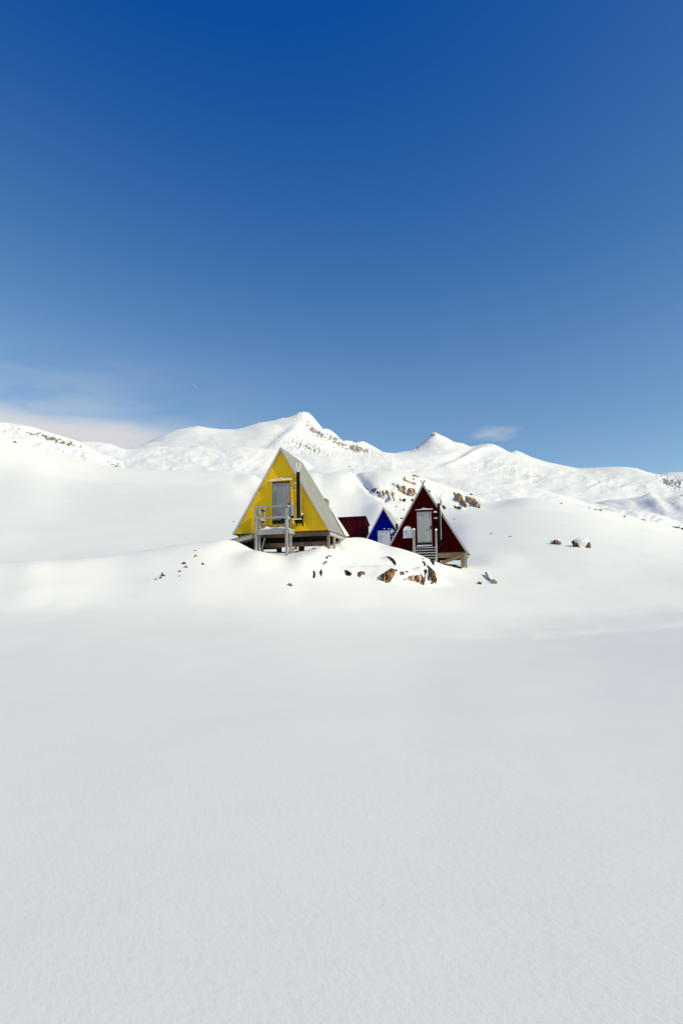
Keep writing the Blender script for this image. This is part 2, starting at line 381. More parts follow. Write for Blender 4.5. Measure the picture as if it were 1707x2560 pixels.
def grid_mesh(name, X, Y, Z, m, wrap=False, attr=None):
    """X, Y, Z arrays (rows, cols)"""
    nr, nc = X.shape; co = np.stack([X, Y, Z], -1).reshape(-1, 3)
    i = np.arange(nr - 1)[:, None]; j = np.arange(nc if wrap else nc - 1)[None, :]; j2 = (j + 1) % nc
    f = np.stack([i*nc + j, (i+1)*nc + j, (i+1)*nc + j2, i*nc + j2], -1).reshape(-1, 4)[:, ::-1]
    me = bpy.data.meshes.new(name); me.vertices.add(len(co)); me.vertices.foreach_set('co', co.astype(np.float32).ravel())
    me.loops.add(f.size); me.loops.foreach_set('vertex_index', f.astype(np.int32).ravel())
    me.polygons.add(len(f)); me.polygons.foreach_set('loop_start', np.arange(0, f.size, 4, dtype=np.int32))
    me.polygons.foreach_set('loop_total', np.full(len(f), 4, np.int32)); me.polygons.foreach_set('use_smooth', np.ones(len(f), bool))
    me.update(calc_edges=True); me.validate()
    if attr is not None:
        a = me.attributes.new('rock', 'FLOAT', 'POINT'); a.data.foreach_set('value', attr.astype(np.float32).ravel())
    me.materials.append(m)
    o = bpy.data.objects.new(name, me); C.objects.link(o); return o

# ------------------------------------------------------------------ snow ground: height by direction and distance
# each column: picture column -> [(depth, picture row)] where the row > 700, or (depth, height in metres)
COLS = {
    -700: [(18, .5), (22, 1.4), (28, 2.6), (45, 4.5), (70, 10), (130, 24), (230, 62), (260, 60), (330, 45)],
    0:   [(18, 1608), (21, 1535), (23, 1475), (26, 1406), (30, 3.1), (45, 4.6), (70, 10.5), (120, 23.5), (180, 43), (228, 1094), (250, 64), (330, 50)],
    70:  [(18, 1608), (21, 1535), (23, 1468), (26, 1402), (30, 3.2), (45, 4.6), (70, 10.2), (120, 23), (180, 42), (228, 1119), (250, 62), (330, 48)],
    150: [(18, 1606), (21, 1530), (23.5, 1458), (26.5, 1399), (31, 3.4), (45, 4.6), (70, 10), (120, 22), (180, 40), (229, 1142), (250, 58), (330, 45)],
    300: [(18, 1604), (21, 1525), (24, 1450), (27, 1384), (32, 3.7), (45, 4.7), (70, 9.8), (120, 21.5), (180, 38.5), (230, 1176), (250, 52), (330, 40)],
    400: [(18, 1602), (21, 1520), (24, 1440), (27, 1370), (32, 3.9), (45, 4.8), (70, 9.7), (120, 21.5), (180, 38), (230, 1182), (250, 51), (330, 40)],
    500: [(18, 1600), (21, 1518), (24, 1432), (27, 1356), (32, 4.1), (45, 4.9), (70, 9.6), (120, 21.3), (180, 37.7), (230, 1185), (250, 51), (330, 40)],
    580: [(18, 1600), (21, 1520), (24, 1432), (25.6, 1384), (26.6, 1351), (30, 4.2), (45, 4.9), (70, 9.6), (120, 21), (180, 37.2), (226, 1188), (250, 49), (330, 39)],
    640: [(18, 1600), (21, 1522), (24, 1436), (25.6, 1379), (27, 3.95), (29, 4.1), (32, 4.25), (45, 4.9), (70, 9.65), (120, 20.7), (180, 36), (210, 1194), (250, 44), (330, 36)],
    715: [(18, 1600), (21, 1526), (24, 1446), (25.4, 1396), (27, 3.8), (28.5, 4.02), (32, 4.2), (45, 4.9), (70, 9.6), (105, 17.5), (145, 27.2), (176, 1195), (200, 36), (330, 29)],
    760: [(18, 1600), (21, 1528), (24, 1448), (25.4, 1388), (27, 3.92), (28.5, 4.05), (32, 4.2), (45, 4.9), (70, 9.7), (100, 17.5), (140, 1197), (153, 31), (330, 24)],
    810: [(18, 1600), (21, 1530), (24, 1452), (26.6, 1366), (28, 4.15), (32, 4.3), (45, 4.9), (70, 9.6), (100, 17.5), (140, 1192), (152, 31), (330, 24)],
    850: [(18, 1600), (21, 1532), (24, 1458), (27, 1382), (29.8, 1347), (33, 4.8), (45, 4.9), (70, 9.5), (100, 17), (140, 1186), (152, 31.5), (330, 24)],
    900: [(18, 1600), (21, 1535), (24, 1465), (27, 1395), (29.5, 1353), (31, 1344), (34, 4.9), (45, 4.8), (70, 9.5), (100, 17), (115, 1232), (140, 1185), (152, 31.5), (200, 24)],
    950: [(18, 1600), (21, 1538), (24, 1470), (27, 1405), (29.5, 1367), (31, 1358), (34, 4.6), (45, 4.7), (70, 9.3), (105, 1253), (140, 1184), (152, 31.5), (200, 24)],
    1000: [(18, 1600), (21, 1540), (24, 1474), (27, 1414), (30, 1372), (32, 4.1), (36, 4.2), (45, 4.7), (70, 9.2), (106, 1259), (140, 1186), (152, 31.5), (200, 24)],
    1050: [(18, 1598), (21, 1543), (24, 1480), (27, 1430), (29.5, 1388), (32, 3.75), (36, 4.0), (45, 4.7), (70, 9.1), (108, 1264), (140, 1196), (152, 30), (200, 24)],
    1090: [(18, 1598), (21, 1546), (24, 1486), (27, 1444), (30, 1405), (32, 3.5), (36, 3.9), (45, 4.8), (70, 9.1), (110, 1266), (140, 1208), (152, 28.5), (200, 22)],
    1165: [(18, 1598), (21, 1550), (24, 1494), (27, 1455), (31.5, 1420), (34, 3.55), (45, 5.3), (70, 10), (112, 1266), (138, 1234), (150, 26), (200, 20)],
    1226: [(18, 1597), (21, 1552), (24, 1498), (27, 1460), (31, 1430), (36, 1402), (45, 1373), (70, 1318), (112, 1268), (134, 1256), (150, 23), (200, 18)],
    1325: [(18, 1597), (21, 1555), (24, 1500), (27, 1465), (31, 1436), (36, 1408), (45, 1372), (70, 1315), (100, 1275), (130, 1250), (150, 23), (200, 18)],
    1450: [(18, 1591), (21, 1553), (24, 1503), (27, 1470), (31, 1440), (36, 1412), (45, 1376), (70, 1322), (100, 1286), (130, 1266), (150, 21.5), (200, 17)],
    1600: [(18, 1581), (21, 1545), (24, 1505), (27, 1473), (31, 1447), (36, 1422), (45, 1390), (70, 1347), (100, 1317), (130, 1300), (150, 18.5), (200, 15)],
    1707: [(18, 1572), (21, 1540), (24, 1505), (27, 1475), (31, 1450), (36, 1428), (45, 1402), (70, 1366), (100, 1342), (130, 1327), (150, 16), (200, 13)],
    2600: [(18, .7), (24, 1.9), (31, 2.6), (45, 3.6), (70, 5.5), (130, 11), (200, 10)],
}
FOOT = {18: [(0, 1576), (300, 1572), (640, 1574), (900, 1585), (1100, 1594), (1226, 1597), (1325, 1595.5), (1450, 1590), (1600, 1580), (1707, 1572)],
        21: [(0, 1536), (300, 1526), (480, 1520), (640, 1522), (850, 1532), (1000, 1540), (1226, 1551), (1325, 1554), (1450, 1552), (1600, 1545), (1707, 1539)],
        24: [(0, 1475), (300, 1450), (500, 1434), (640, 1438), (850, 1458), (1000, 1475), (1165, 1493), (1325, 1500.5), (1450, 1503), (1707, 1505)]}
def make_table():
    th, cols = [], []
    for px in sorted(COLS):
        t, _ = elev(px, 1400.0); c = math.cos(t)
        rr, zz = [], []
        for Yd, v in COLS[px]:
            if v > 700 and Yd in FOOT: v = float(pchip(*zip(*FOOT[Yd]), px))
            r = Yd / c
            if v > 700: z = CAMZ + r * float(elev(px, v)[1])
            else: z = v
            rr.append(r); zz.append(z)
        z0 = zz[0]; r0 = rr[0]
        k = float(sstep(1000, 1300, px))
        near = [(0, 0), (r0*.15, 0), (r0*.35, z0*(.07 + .05*k)), (r0*.6, z0*(.26 + .14*k)), (r0*.8, z0*(.55 + .13*k)), (r0*.93, z0*(.83 + .05*k))]
        rr = [a for a, b in near] + rr + [rr[-1]*2, 5000]; zz = [b for a, b in near] + zz + [zz[-1] - 30, zz[-1] - 90]
        th.append(float(t)); cols.append((rr, zz))
    flat = ([0, 10, 40, 120, 300, 1000, 5000], [0, 0, .3, 1.0, 2, 4, 0])
    th = [-math.pi, -2.2, -1.6] + th + [1.6, 2.2, math.pi]; mid = ([0, 10, 40, 120, 300, 1000, 5000], [0, 0.1, 1.6, 6, 8, 0, -20])
    cols = [flat, flat, mid] + cols + [mid, flat, flat]
    return np.array(th), cols
TTH, TCOLS = make_table()
BANKS = []
LIP = [(800, 1582), (950, 1586), (1100, 1591), (1250, 1597), (1330, 1598), (1400, 1592), (1500, 1581), (1600, 1575), (1707, 1567), (1900, 1555)]
GULLY = [((888, 1182), (905, 1203), (930, 1228), (962, 1244), 120.0, 1.5)]
def ground(x, y, detail=True):
    x = np.asarray(x, float); y = np.asarray(y, float); shp = x.shape; x = x.ravel(); y = y.ravel()
    th = np.arctan2(x, y); r = np.hypot(x, y)
    V = np.stack([pchip(a, b, r) for a, b in TCOLS])           # (K, N)
    dth = np.diff(TTH)[:, None]; sl = np.diff(V, axis=0) / dth
    m = np.zeros_like(V); m[1:-1] = (sl[:-1] * dth[1:] + sl[1:] * dth[:-1]) / (dth[1:] + dth[:-1])
    i = np.clip(np.searchsorted(TTH, th) - 1, 0, len(TTH) - 2); n = np.arange(len(x)); h = dth[i, 0]
    t = (th - TTH[i]) / h; t2 = t*t; t3 = t2*t
    z = (2*t3 - 3*t2 + 1) * V[i, n] + (t3 - 2*t2 + t) * h * m[i, n] + (-2*t3 + 3*t2) * V[i+1, n] + (t3 - t2) * h * m[i+1, n]
    # soft wind-blown relief
    a = sstep(6, 30, r)
    z = z + fbm(x * .22, y * .22, 3) * (.025 + .015 * a) + fbm(x * .05 + 9, y * .05, 3) * .07 * sstep(35, 90, r) * sstep(400, 150, r)
    z = z + (ridged(x * .35 + 3, y * .9, 3) - .6) * .014 * sstep(14, 20, r)
    for bx, by, bh, br in BANKS:
        z = z + bh * np.exp(-(((x - bx) / (br * 1.5))**2 + ((y - by) / br)**2)**1.5)
    # low drift edge across the right-hand side of the near flat
    sel = (r > 9) & (r < 34) & (y > 5) & (x > -1)
    if sel.any():
        px, py = project(x[sel], y[sel], z[sel]); d = np.interp(px, [p[0] for p in LIP], [p[1] for p in LIP]) - py
        z[sel] += .085 * sstep(880, 1200, px) * sstep(-6, 12, d + 2 * fbm(px * .006, py * .003, 2)) * np.exp(-np.clip(d, 0, None) / 55)
        # trodden, uneven snow by the corner of the yellow hut
        z[sel] += .10 * fbm(x[sel] * 1.6, y[sel] * 1.2, 4, .6) * np.exp(-(((px - 838) / 55)**2 + ((py - 1375) / 22)**2))
    # wind scoop running down beside the outcrop hill
    if detail:
        sel = (r > 95) & (r < 160) & (y > 50)
        if sel.any():
            px, py = project(x[sel], y[sel], z[sel]); d = np.full(px.shape, 1e9)
            P = GULLY[0][:4]
            for (ax, ay), (bx, by) in zip(P[:-1], P[1:]):
                k = np.clip(((px-ax)*(bx-ax) + (py-ay)*(by-ay)) / ((bx-ax)**2 + (by-ay)**2), 0, 1)
                d = np.minimum(d, np.hypot(px - ax - k*(bx-ax), py - ay - k*(by-ay)))
            z[sel] -= .75 * np.exp(-(d / 8.0)**2)
            # rough knobbly relief on the outcrop hill's face
            msk = np.exp(-(((px - 1010) / 75)**2 + ((py - 1228) / 26)**2)) + np.exp(-(((px - 1165) / 45)**2 + ((py - 1255) / 18)**2))
            z[sel] += msk * (ridged(x[sel] * .16, y[sel] * .10, 3) - .55) * 1.5
    return z.reshape(shp)
def gz(x, y): return float(ground(np.array([x]), np.array([y]))[0])
_yy = np.concatenate([np.arange(3, 40, .04), np.arange(40, 180, .2), np.arange(180, 330, .5)])
def hit(px, py):
    """where a pixel's ray meets the snow"""
    d = ray(px, py); X = d[0] / d[1] * _yy; Z = CAMZ + d[2] / d[1] * _yy
    g = ground(X, _yy) - Z
    k = int(np.argmax(g > 0))
    if not (g > 0).any(): k = int(np.argmax(g))
    return Vector((X[k], _yy[k], float(Z[k] + g[k])))

# the snow drapes over the tops of the larger rocks: a small bank behind each
_b = []
for px_, py_, w_, h_ in ((970, 1441, 46, 34), (1035, 1449, 38, 22), (1078, 1441, 34, 44), (870, 1434, 22, 14), (903, 1436, 22, 13), (1005, 1434, 16, 10), (982, 1403, 18, 16)):
    p_ = hit(px_, py_ + h_ * .4); k_ = p_.y / FPX; _b.append((p_.x, p_.y + w_ * k_ * .75 + .15, h_ * k_ * .62, w_ * k_ * .8))
BANKS += _b
def build_ground():
    inner = np.arange(-35, 35.001, .115); outer = []; t = 35.0; s = .2
    while t < 178: t += s; s = min(s * 1.12, 3.0); outer.append(t)
    th = np.radians(np.concatenate([[-q for q in reversed(outer) if q < 180], inner, [q for q in outer if q < 180]]))
    r = [0.02, .2, .5, .9]
    while r[-1] < 10: r.append(r[-1] * 1.045)
    while r[-1] < 20: r.append(r[-1] + .13)
    while r[-1] < 36: r.append(r[-1] + .1)
    while r[-1] < 260: r.append(r[-1] * 1.011)
    r += [275, 300, 340, 400, 700, 1500, 5000]; r = np.array(r)
    RR, TT = np.meshgrid(r, th, indexing='ij'); X = RR * np.sin(TT); Y = RR * np.cos(TT)
    Z = ground(X, Y)
    o = grid_mesh('snow_ground', X, Y, Z, M['snow'], wrap=True); tag(o, kind='structure'); return o
build_ground()

# ------------------------------------------------------------------ hills and mountains
def gauss(px, py, cx, cy, sx, sy, rot=0.0):
    c, s = math.cos(R(rot)), math.sin(R(rot)); dx, dy = px - cx, py - cy
    return np.exp(-((dx*c + dy*s) / sx)**2 - ((-dx*s + dy*c) / sy)**2)
def gsm(a, sig):
    n = int(sig * 3) + 1; k = np.exp(-.5 * (np.arange(-n, n + 1) / max(sig, .3))**2); k /= k.sum()
    return np.convolve(np.pad(a, n, 'edge'), k, 'valid')
def layer(name, crest, rc, rf, rb, bottom, m, nth, nr, sculpt, gpow=1.3):
    """a range: its ridge seen along 'crest', rc away, its foot rf away, its far side rb away"""
    pxs = np.array([c[0] for c in crest], float); pys = np.array([c[1] for c in crest], float)
    th_k, e_k = elev(pxs, pys); o = np.argsort(th_k); th_k, e_k = th_k[o], e_k[o]
    th = np.linspace(th_k[0], th_k[-1], nth)
    ec = np.interp(th, th_k, e_k)
    bp = np.array([b[0] for b in bottom], float); tb, eb = elev(bp, np.array([b[1] for b in bottom], float))
    ebot = np.interp(th, tb, eb)
    if isinstance(rc, (int, float)): rcv = np.full(nth, float(rc))
    else:
        tr, _ = elev(np.array([q[0] for q in rc], float), np.full(len(rc), 1150.0)); rcv = gsm(np.interp(th, tr, [q[1] for q in rc]), 90 / ((th[-1] - th[0]) / (nth - 1) * FPX))
    t = np.concatenate([np.linspace(0, 1, nr), 1 + np.linspace(0.02, 1, max(nr // 6, 6))])
    T, TH = np.meshgrid(t, th, indexing='ij'); RC = np.broadcast_to(rcv, T.shape); EC = np.broadcast_to(ec, T.shape); EB = np.broadcast_to(ebot, T.shape)
    g = np.clip(T, 0, 1)**gpow
    # small notches of the ridge fade out down the slope
    stp = (th[-1] - th[0]) / (nth - 1) * FPX
    lv = [ec] + [gsm(ec, q / stp) for q in (11, 32, 65, 120)]; tk = [1.0, .975, .94, .86, .68]
    EC = np.broadcast_to(ec, T.shape).copy(); Tc = np.clip(T, .5, 1)
    for k in range(4):
        w = np.clip((tk[k] - Tc) / (tk[k] - tk[k+1]), 0, 1); w = w*w*(3-2*w); s_ = Tc <= tk[k]
        EC = np.where(s_, lv[k] * (1 - w) + lv[k+1] * w, EC)
    rr = np.where(T <= 1, rf + (RC - rf) * np.clip(T, 0, 1)**1.4, RC + (rb - RC) * (T - 1))
    e = EB + (EC - EB) * g
    z = CAMZ + rr * e
    zc = CAMZ + RC * ec
    z = np.where(T > 1, zc - (rr - RC) * .45, z)
    X = rr * np.sin(TH); Y = rr * np.cos(TH)
    px, py = project(X, Y, z)
    dz, rock = sculpt(X, Y, z, px, py, rr / FPX, T)
    ob = grid_mesh(name, X, Y, z + dz, M[m], attr=rock); tag(ob, kind='structure'); return ob

MAIN = [(-420,1135),(-200,1130),(100,1130),(290,1124),(330,1120),(360,1111),(387,1096),(437,1075),(475,1068),(494,1065),(513,1068),(551,1073),(590,1073),(609,1069),(647,1057),
        (685,1051),(704,1045),(718,1044),(735,1038),(747,1031),(758,1029),(771,1031),(780,1040),(789,1050),(800,1064),(808,1073),(814,1071),(824,1074),(838,1084),(848,1095),(856,1103),
        (862,1101),(869,1101),(878,1102),(888,1107),(897,1104),(907,1103),(917,1107),(926,1112),(942,1121),(960,1132),(979,1135),(995,1131),(1010,1128),(1025,1127),(1043,1114),(1063,1100),
        (1072,1092),(1079,1082),(1086,1080),(1099,1086),(1112,1092),(1135,1105),(1155,1108),(1174,1116),(1190,1114),(1204,1111),(1218,1109),(1232,1110),(1252,1119),(1265,1127),(1275,1131),
        (1287,1126),(1300,1130),(1323,1141),(1362,1154),(1400,1162),(1439,1170),(1478,1170),(1523,1167),(1556,1167),(1588,1170),(1617,1180),(1635,1184),(1646,1186),(1669,1181),(1690,1180),(1707,1180),(1760,1186),(1900,1200),(2200,1230)]
def sc_main(X, Y, z, px, py, k, T):
    """k turns picture pixels into metres at each vertex's distance"""
    u = np.arctan2(X, Y); w = np.clip(T, 0, 1)
    front = sstep(1.0, .93, T) * sstep(0, .1, T)
    dz = fbm(px * .008, py * .022, 3) * 6 * front
    low = gauss(px, py, 480, 1127, 140, 12, 4) * .8 + gauss(px, py, 480, 1160, 120, 16) * .4
    far = gauss(px, py, 1290, 1180, 110, 26, 14) * .6 + gauss(px, py, 1560, 1215, 120, 22, 8) * .5 + gauss(px, py, 1180, 1160, 60, 18) * .4
    rough = np.clip(low + far + .06 + .35 * sstep(.05, .4, fbm(px * .007 + 40, py * .02, 2)), 0, 1) * sstep(1085, 1125, py)
    dz = dz + (ridged(px * .013 + 2, py * .04, 3, .42) - .6) * 5.5 * front * rough + fbm(px * .03, py * .07, 4) * 2.5 * front * rough
    dz = dz + (ridged(px * .06, py * .13, 3, .45) - .6) * 1.7 * front * rough * rough
    dz = dz + gauss(px, py, 338, 1142, 75, 24) * 11 * front
    # the rib that comes down from the summit, bowl in shade on its left
    rib = gauss(px, py, 722, 1082, 60, 14, -38) ; dz = dz + rib * 6 * front
    dz = dz - gauss(px, py, 690, 1092, 45, 14, -38) * 5 * front
    dz = dz + gauss(px, py, 1170, 1140, 55, 8, -24) * 8 * front - gauss(px, py, 1140, 1142, 40, 8, -24) * 5 * front
    # crags: right flank of the summit, low crags behind it, face below the rib, right-hand summit
    crag = np.clip(gauss(px, py, 785, 1075, 48, 12, 42) * 1.2 + gauss(px, py, 835, 1098, 30, 10, 35) + gauss(px, py, 895, 1122, 45, 12, 14) * 1.3, 0, 1.2)
    face = gauss(px, py, 745, 1112, 55, 16, 12) + gauss(px, py, 800, 1130, 35, 10, 14) * .8
    top2 = gauss(px, py, 1082, 1086, 12, 7) + gauss(px, py, 1105, 1092, 12, 6, 35) * .9 + gauss(px, py, 1048, 1114, 22, 5, -32) * .8
    rt = gauss(px, py, 1668, 1205, 28, 14, 30) + gauss(px, py, 1700, 1205, 18, 18) * .8
    jag = (ridged(px * .085 + py * .05, py * .10 - px * .03, 4, .6) - .6)
    dz = dz + (crag * 13 + top2 * 6 + rt * 9) * jag * (0.35 + .65 * front) + face * (ridged(px * .09, py * .14, 4) - .6) * 8 * front
    n1 = fbm(px * .11 + 5, py * .16, 4, .6)
    rock = crag * (.52 + .5 * n1 + .35 * jag) + face * (.42 + .7 * n1) + top2 * (.66 + .4 * n1) + rt * (.60 + .7 * n1)
    scat = sstep(.16, .5, fbm(px * .016 + 70, py * .045, 3)) * sstep(1120, 1150, py)
    rock = rock + scat * (.27 + 1.0 * np.clip(fbm(px * .10, py * .25 + 30, 4, .6), -.2, 1))
    rock = rock + gauss(px, py, 482, 1079, 14, 6, 0) * (.36 + .5 * n1)
    return dz * k, np.clip(rock, 0, 1)
layer('mountain', MAIN, [(-400, 1300), (500, 1500), (760, 1600), (980, 1900), (1090, 2100), (1300, 1900), (1700, 1700), (2200, 1500)], 215, 3200,
      [(-420, 1230), (0, 1200), (500, 1215), (980, 1220), (1206, 1275), (1480, 1300), (1707, 1345), (2200, 1380)], 'mountain', 1150, 300, sc_main, 1.15)

LEFT = [(-420,1000),(-200,1030),(-60,1050),(0,1055),(30,1058),(57,1062),(86,1068),(129,1082),(171,1095),(200,1104),(229,1121),(257,1136),(286,1147),(300,1152),(309,1157),(313,1172),(318,1195)]
def sc_left(X, Y, z, px, py, k, T):
    front = sstep(1.02, .9, T) * sstep(0, .1, T)
    dz = fbm(px * .015, py * .04, 3) * 7 * front + (ridged(px * .022, py * .06 + 4, 4, .5) - .6) * 9 * front * (.35 + .65 * sstep(-.1, .3, fbm(px * .02 + 9, py * .05, 2)))
    rock = gauss(px, py, 95, 1085, 60, 9, 12) * .8 + gauss(px, py, 165, 1107, 55, 8, 14) * .85 + gauss(px, py, 150, 1126, 25, 8, 10) * .6 + gauss(px, py, 290, 1162, 30, 12, 25) * .85 + gauss(px, py, 10, 1076, 25, 6) * .6
    n1 = fbm(px * .075, py * .16 + 8, 4, .6)
    rock = rock * (.66 + 1.3 * n1) + np.clip(fbm(px * .12, py * .2, 3) - .35, 0, 1) * .8
    return dz * k, np.clip(rock, 0, 1)
layer('hill', LEFT, 440, 285, 600, [(-420, 1120), (0, 1125), (150, 1165), (310, 1212), (400, 1225)], 'hill', 420, 150, sc_left, 1.1)
LOW = [(120,1140),(170,1108),(200,1103),(225,1103),(250,1105),(275,1109),(290,1115),(303,1120),(315,1122),(335,1121),(360,1119),(380,1116),(396,1114),(415,1117),(443,1116),(470,1119),(496,1115),(530,1120),(560,1119),(600,1116),(640,1119),(680,1123),(720,1133),(760,1150),(800,1180),(830,1205)]
def sc_soft(a=3.0, rk=.0, s=1.0):
    def f(X, Y, z, px, py, k, T):
        front = sstep(1.02, .9, T) * sstep(0, .1, T)
        dz = fbm(px * .014 * s, py * .04 * s, 3) * a * front + (ridged(px * .018 * s + 7, py * .055 * s, 3, .42) - .6) * a * .9 * front * (.2 + .6 * sstep(-.1, .3, fbm(px * .015 + 29, py * .04, 2)))
        n1 = fbm(px * .09, py * .22 + 3, 4, .6)
        return dz * k, np.clip(rk * sstep(-.05, .3, fbm(px * .02 + 3, py * .05, 2)) * (.15 + .9 * n1), 0, 1)
    return f
layer('hill', LOW, 620, 300, 760, [(100, 1215), (420, 1215), (830, 1230)], 'hill', 620, 110, sc_soft(5, .85))
MIDR = [(940,1232),(985,1210),(1020,1199),(1060,1195),(1100,1196),(1150,1199),(1200,1203),(1250,1208),(1297,1215),(1340,1221),(1378,1231),(1426,1244),(1475,1260),(1520,1276),(1570,1292),(1640,1325)]
layer('hill', MIDR, 300, 190, 400, [(900, 1245), (1206, 1275), (1480, 1300), (1640, 1345)], 'hill', 420, 90, sc_soft(4, .75), 1.0)
SHADE = [(1430,1282),(1470,1264),(1490,1256),(1520,1249),(1560,1247),(1600,1241),(1625,1232),(1640,1236),(1655,1248),(1672,1250),(1690,1243),(1707,1234),(1760,1225),(1900,1225),(2200,1250)]
def sc_shade(X, Y, z, px, py, k, T):
    dz, rock = sc_soft(4, .3)(X, Y, z, px, py, k, T)
    front = sstep(1.02, .9, T) * sstep(0, .1, T)
    # spurs whose left sides turn from the sun
    dz2 = gauss(px, py, 1640, 1258, 14, 34, -50) * 5 - gauss(px, py, 1600, 1262, 16, 40, -60) * 4 + gauss(px, py, 1700, 1262, 14, 36, -45) * 4
    return dz + dz2 * front * k, rock
layer('hill', SHADE, 620, 380, 800, [(1400, 1310), (1707, 1350), (2200, 1370)], 'hill', 330, 90, sc_shade, 1.0)
KNOB = [(1440,1300),(1470,1277),(1500,1271),(1520,1270),(1545,1274),(1575,1275),(1600,1278),(1625,1281),(1645,1286),(1670,1294),(1690,1302),(1707,1312),(1750,1326),(1900,1350),(2100,1370)]
layer('hill', KNOB, 215, 160, 280, [(1400, 1320), (1600, 1345), (1707, 1365), (2100, 1420)], 'hill', 330, 60, sc_soft(5, .9, 1.8), 1.0)

# ------------------------------------------------------------------ huts
YAW = R(15.0)
class Frame:
    """a hut's own axes: x along its front, y into its depth, z up; reads a pixel on a plane y = const"""
    def __init__(s, px, py, Y, yaw=YAW):
        s.o = at(px, py, Y); s.yaw = yaw; s.r = Vector((math.cos(yaw), -math.sin(yaw), 0)); s.d = Vector((math.sin(yaw), math.cos(yaw), 0))
    def L(s, px, py, y=0.0):
        q = Vector(ray(px, py)); c = Vector((0, 0, CAMZ)); p0 = s.o + s.d * y
        k = (p0 - c).dot(s.d) / q.dot(s.d); v = c + q * k - s.o
        return v.dot(s.r), v.z
    def root(s, name): return empty(name, s.o, -s.yaw)
    def w(s, x, y, z): return s.o + s.r * x + s.d * y + Vector((0, 0, z))
    def g(s, x, y):
        p = s.w(x, y, 0); return gz(p.x, p.y) - s.o.z

def a_frame(F, root, apex, xl, xr, D, paint, zb=0.0, roof='roof', verge='verge', th=0.05, over=0.10):
    """wall (front and back gables with the floor), roof of two slabs, verge boards. apex=(x,z)"""
    ax, az = apex
    b = MB()
    for y0, y1 in ((0.0, .06), (D - .06, D)): b.prism([(xl, zb), (xr, zb), (ax, az)], y0, y1)
    b.build('wall', paint, root)
    MB().box(xl + .05, xr - .05, .06, D - .06, zb - .05, zb + .02).build('floor', 'dark_wood', root)
    rb = MB(); vs = []
    for sx, xb in ((-1, xl), (1, xr)):
        t = Vector((ax - xb, 0, az - zb)); L = t.length; t.normalize(); n = Vector((-t.z * -sx, 0, abs(t.x))) ; n = Vector((sx * t.z, 0, sx * -t.x)).normalized()
        if n.z < 0: n = -n
        p0 = Vector((xb, 0, zb)) - t * .06; p1 = Vector((ax, 0, az))
        # ridge point where the two slabs meet
        pr = p1 + Vector((0, 0, th / max(n.z, .2)))
        q = [p0 + n * .004, p1 + n * .004, pr, p0 + n * th]
        rb.prism([(v.x, v.z) for v in q], -over, D + over)
        vb = MB(); q2 = [p0 - t * .01 - n * .015, p1 - Vector((0, 0, .015 / max(n.z, .2))), pr + Vector((0, 0, .012)), p0 - t * .01 + n * (th + .012)]
        vb.prism([(v.x, v.z) for v in q2], -over - .028, -over - .002).build('verge_board', verge, root)
        vs.append((t, n, p0))
    return rb.build('roof', roof, root), vs
def cowl(root, x, y, z0, z1, zx, half, h, r=.035, parent=None, mt='steel'):
    b = MB(); b.tube((x, y, z0), (x, y, zx), r)
    b.tube((x - half, y, zx), (x + half, y, zx), r * .8)
    for s in (-1, 1): b.tube((x + s * half, y, zx - h * .45), (x + s * half, y, zx + h * .55), r)
    return b.build('cowl', mt, parent or root)

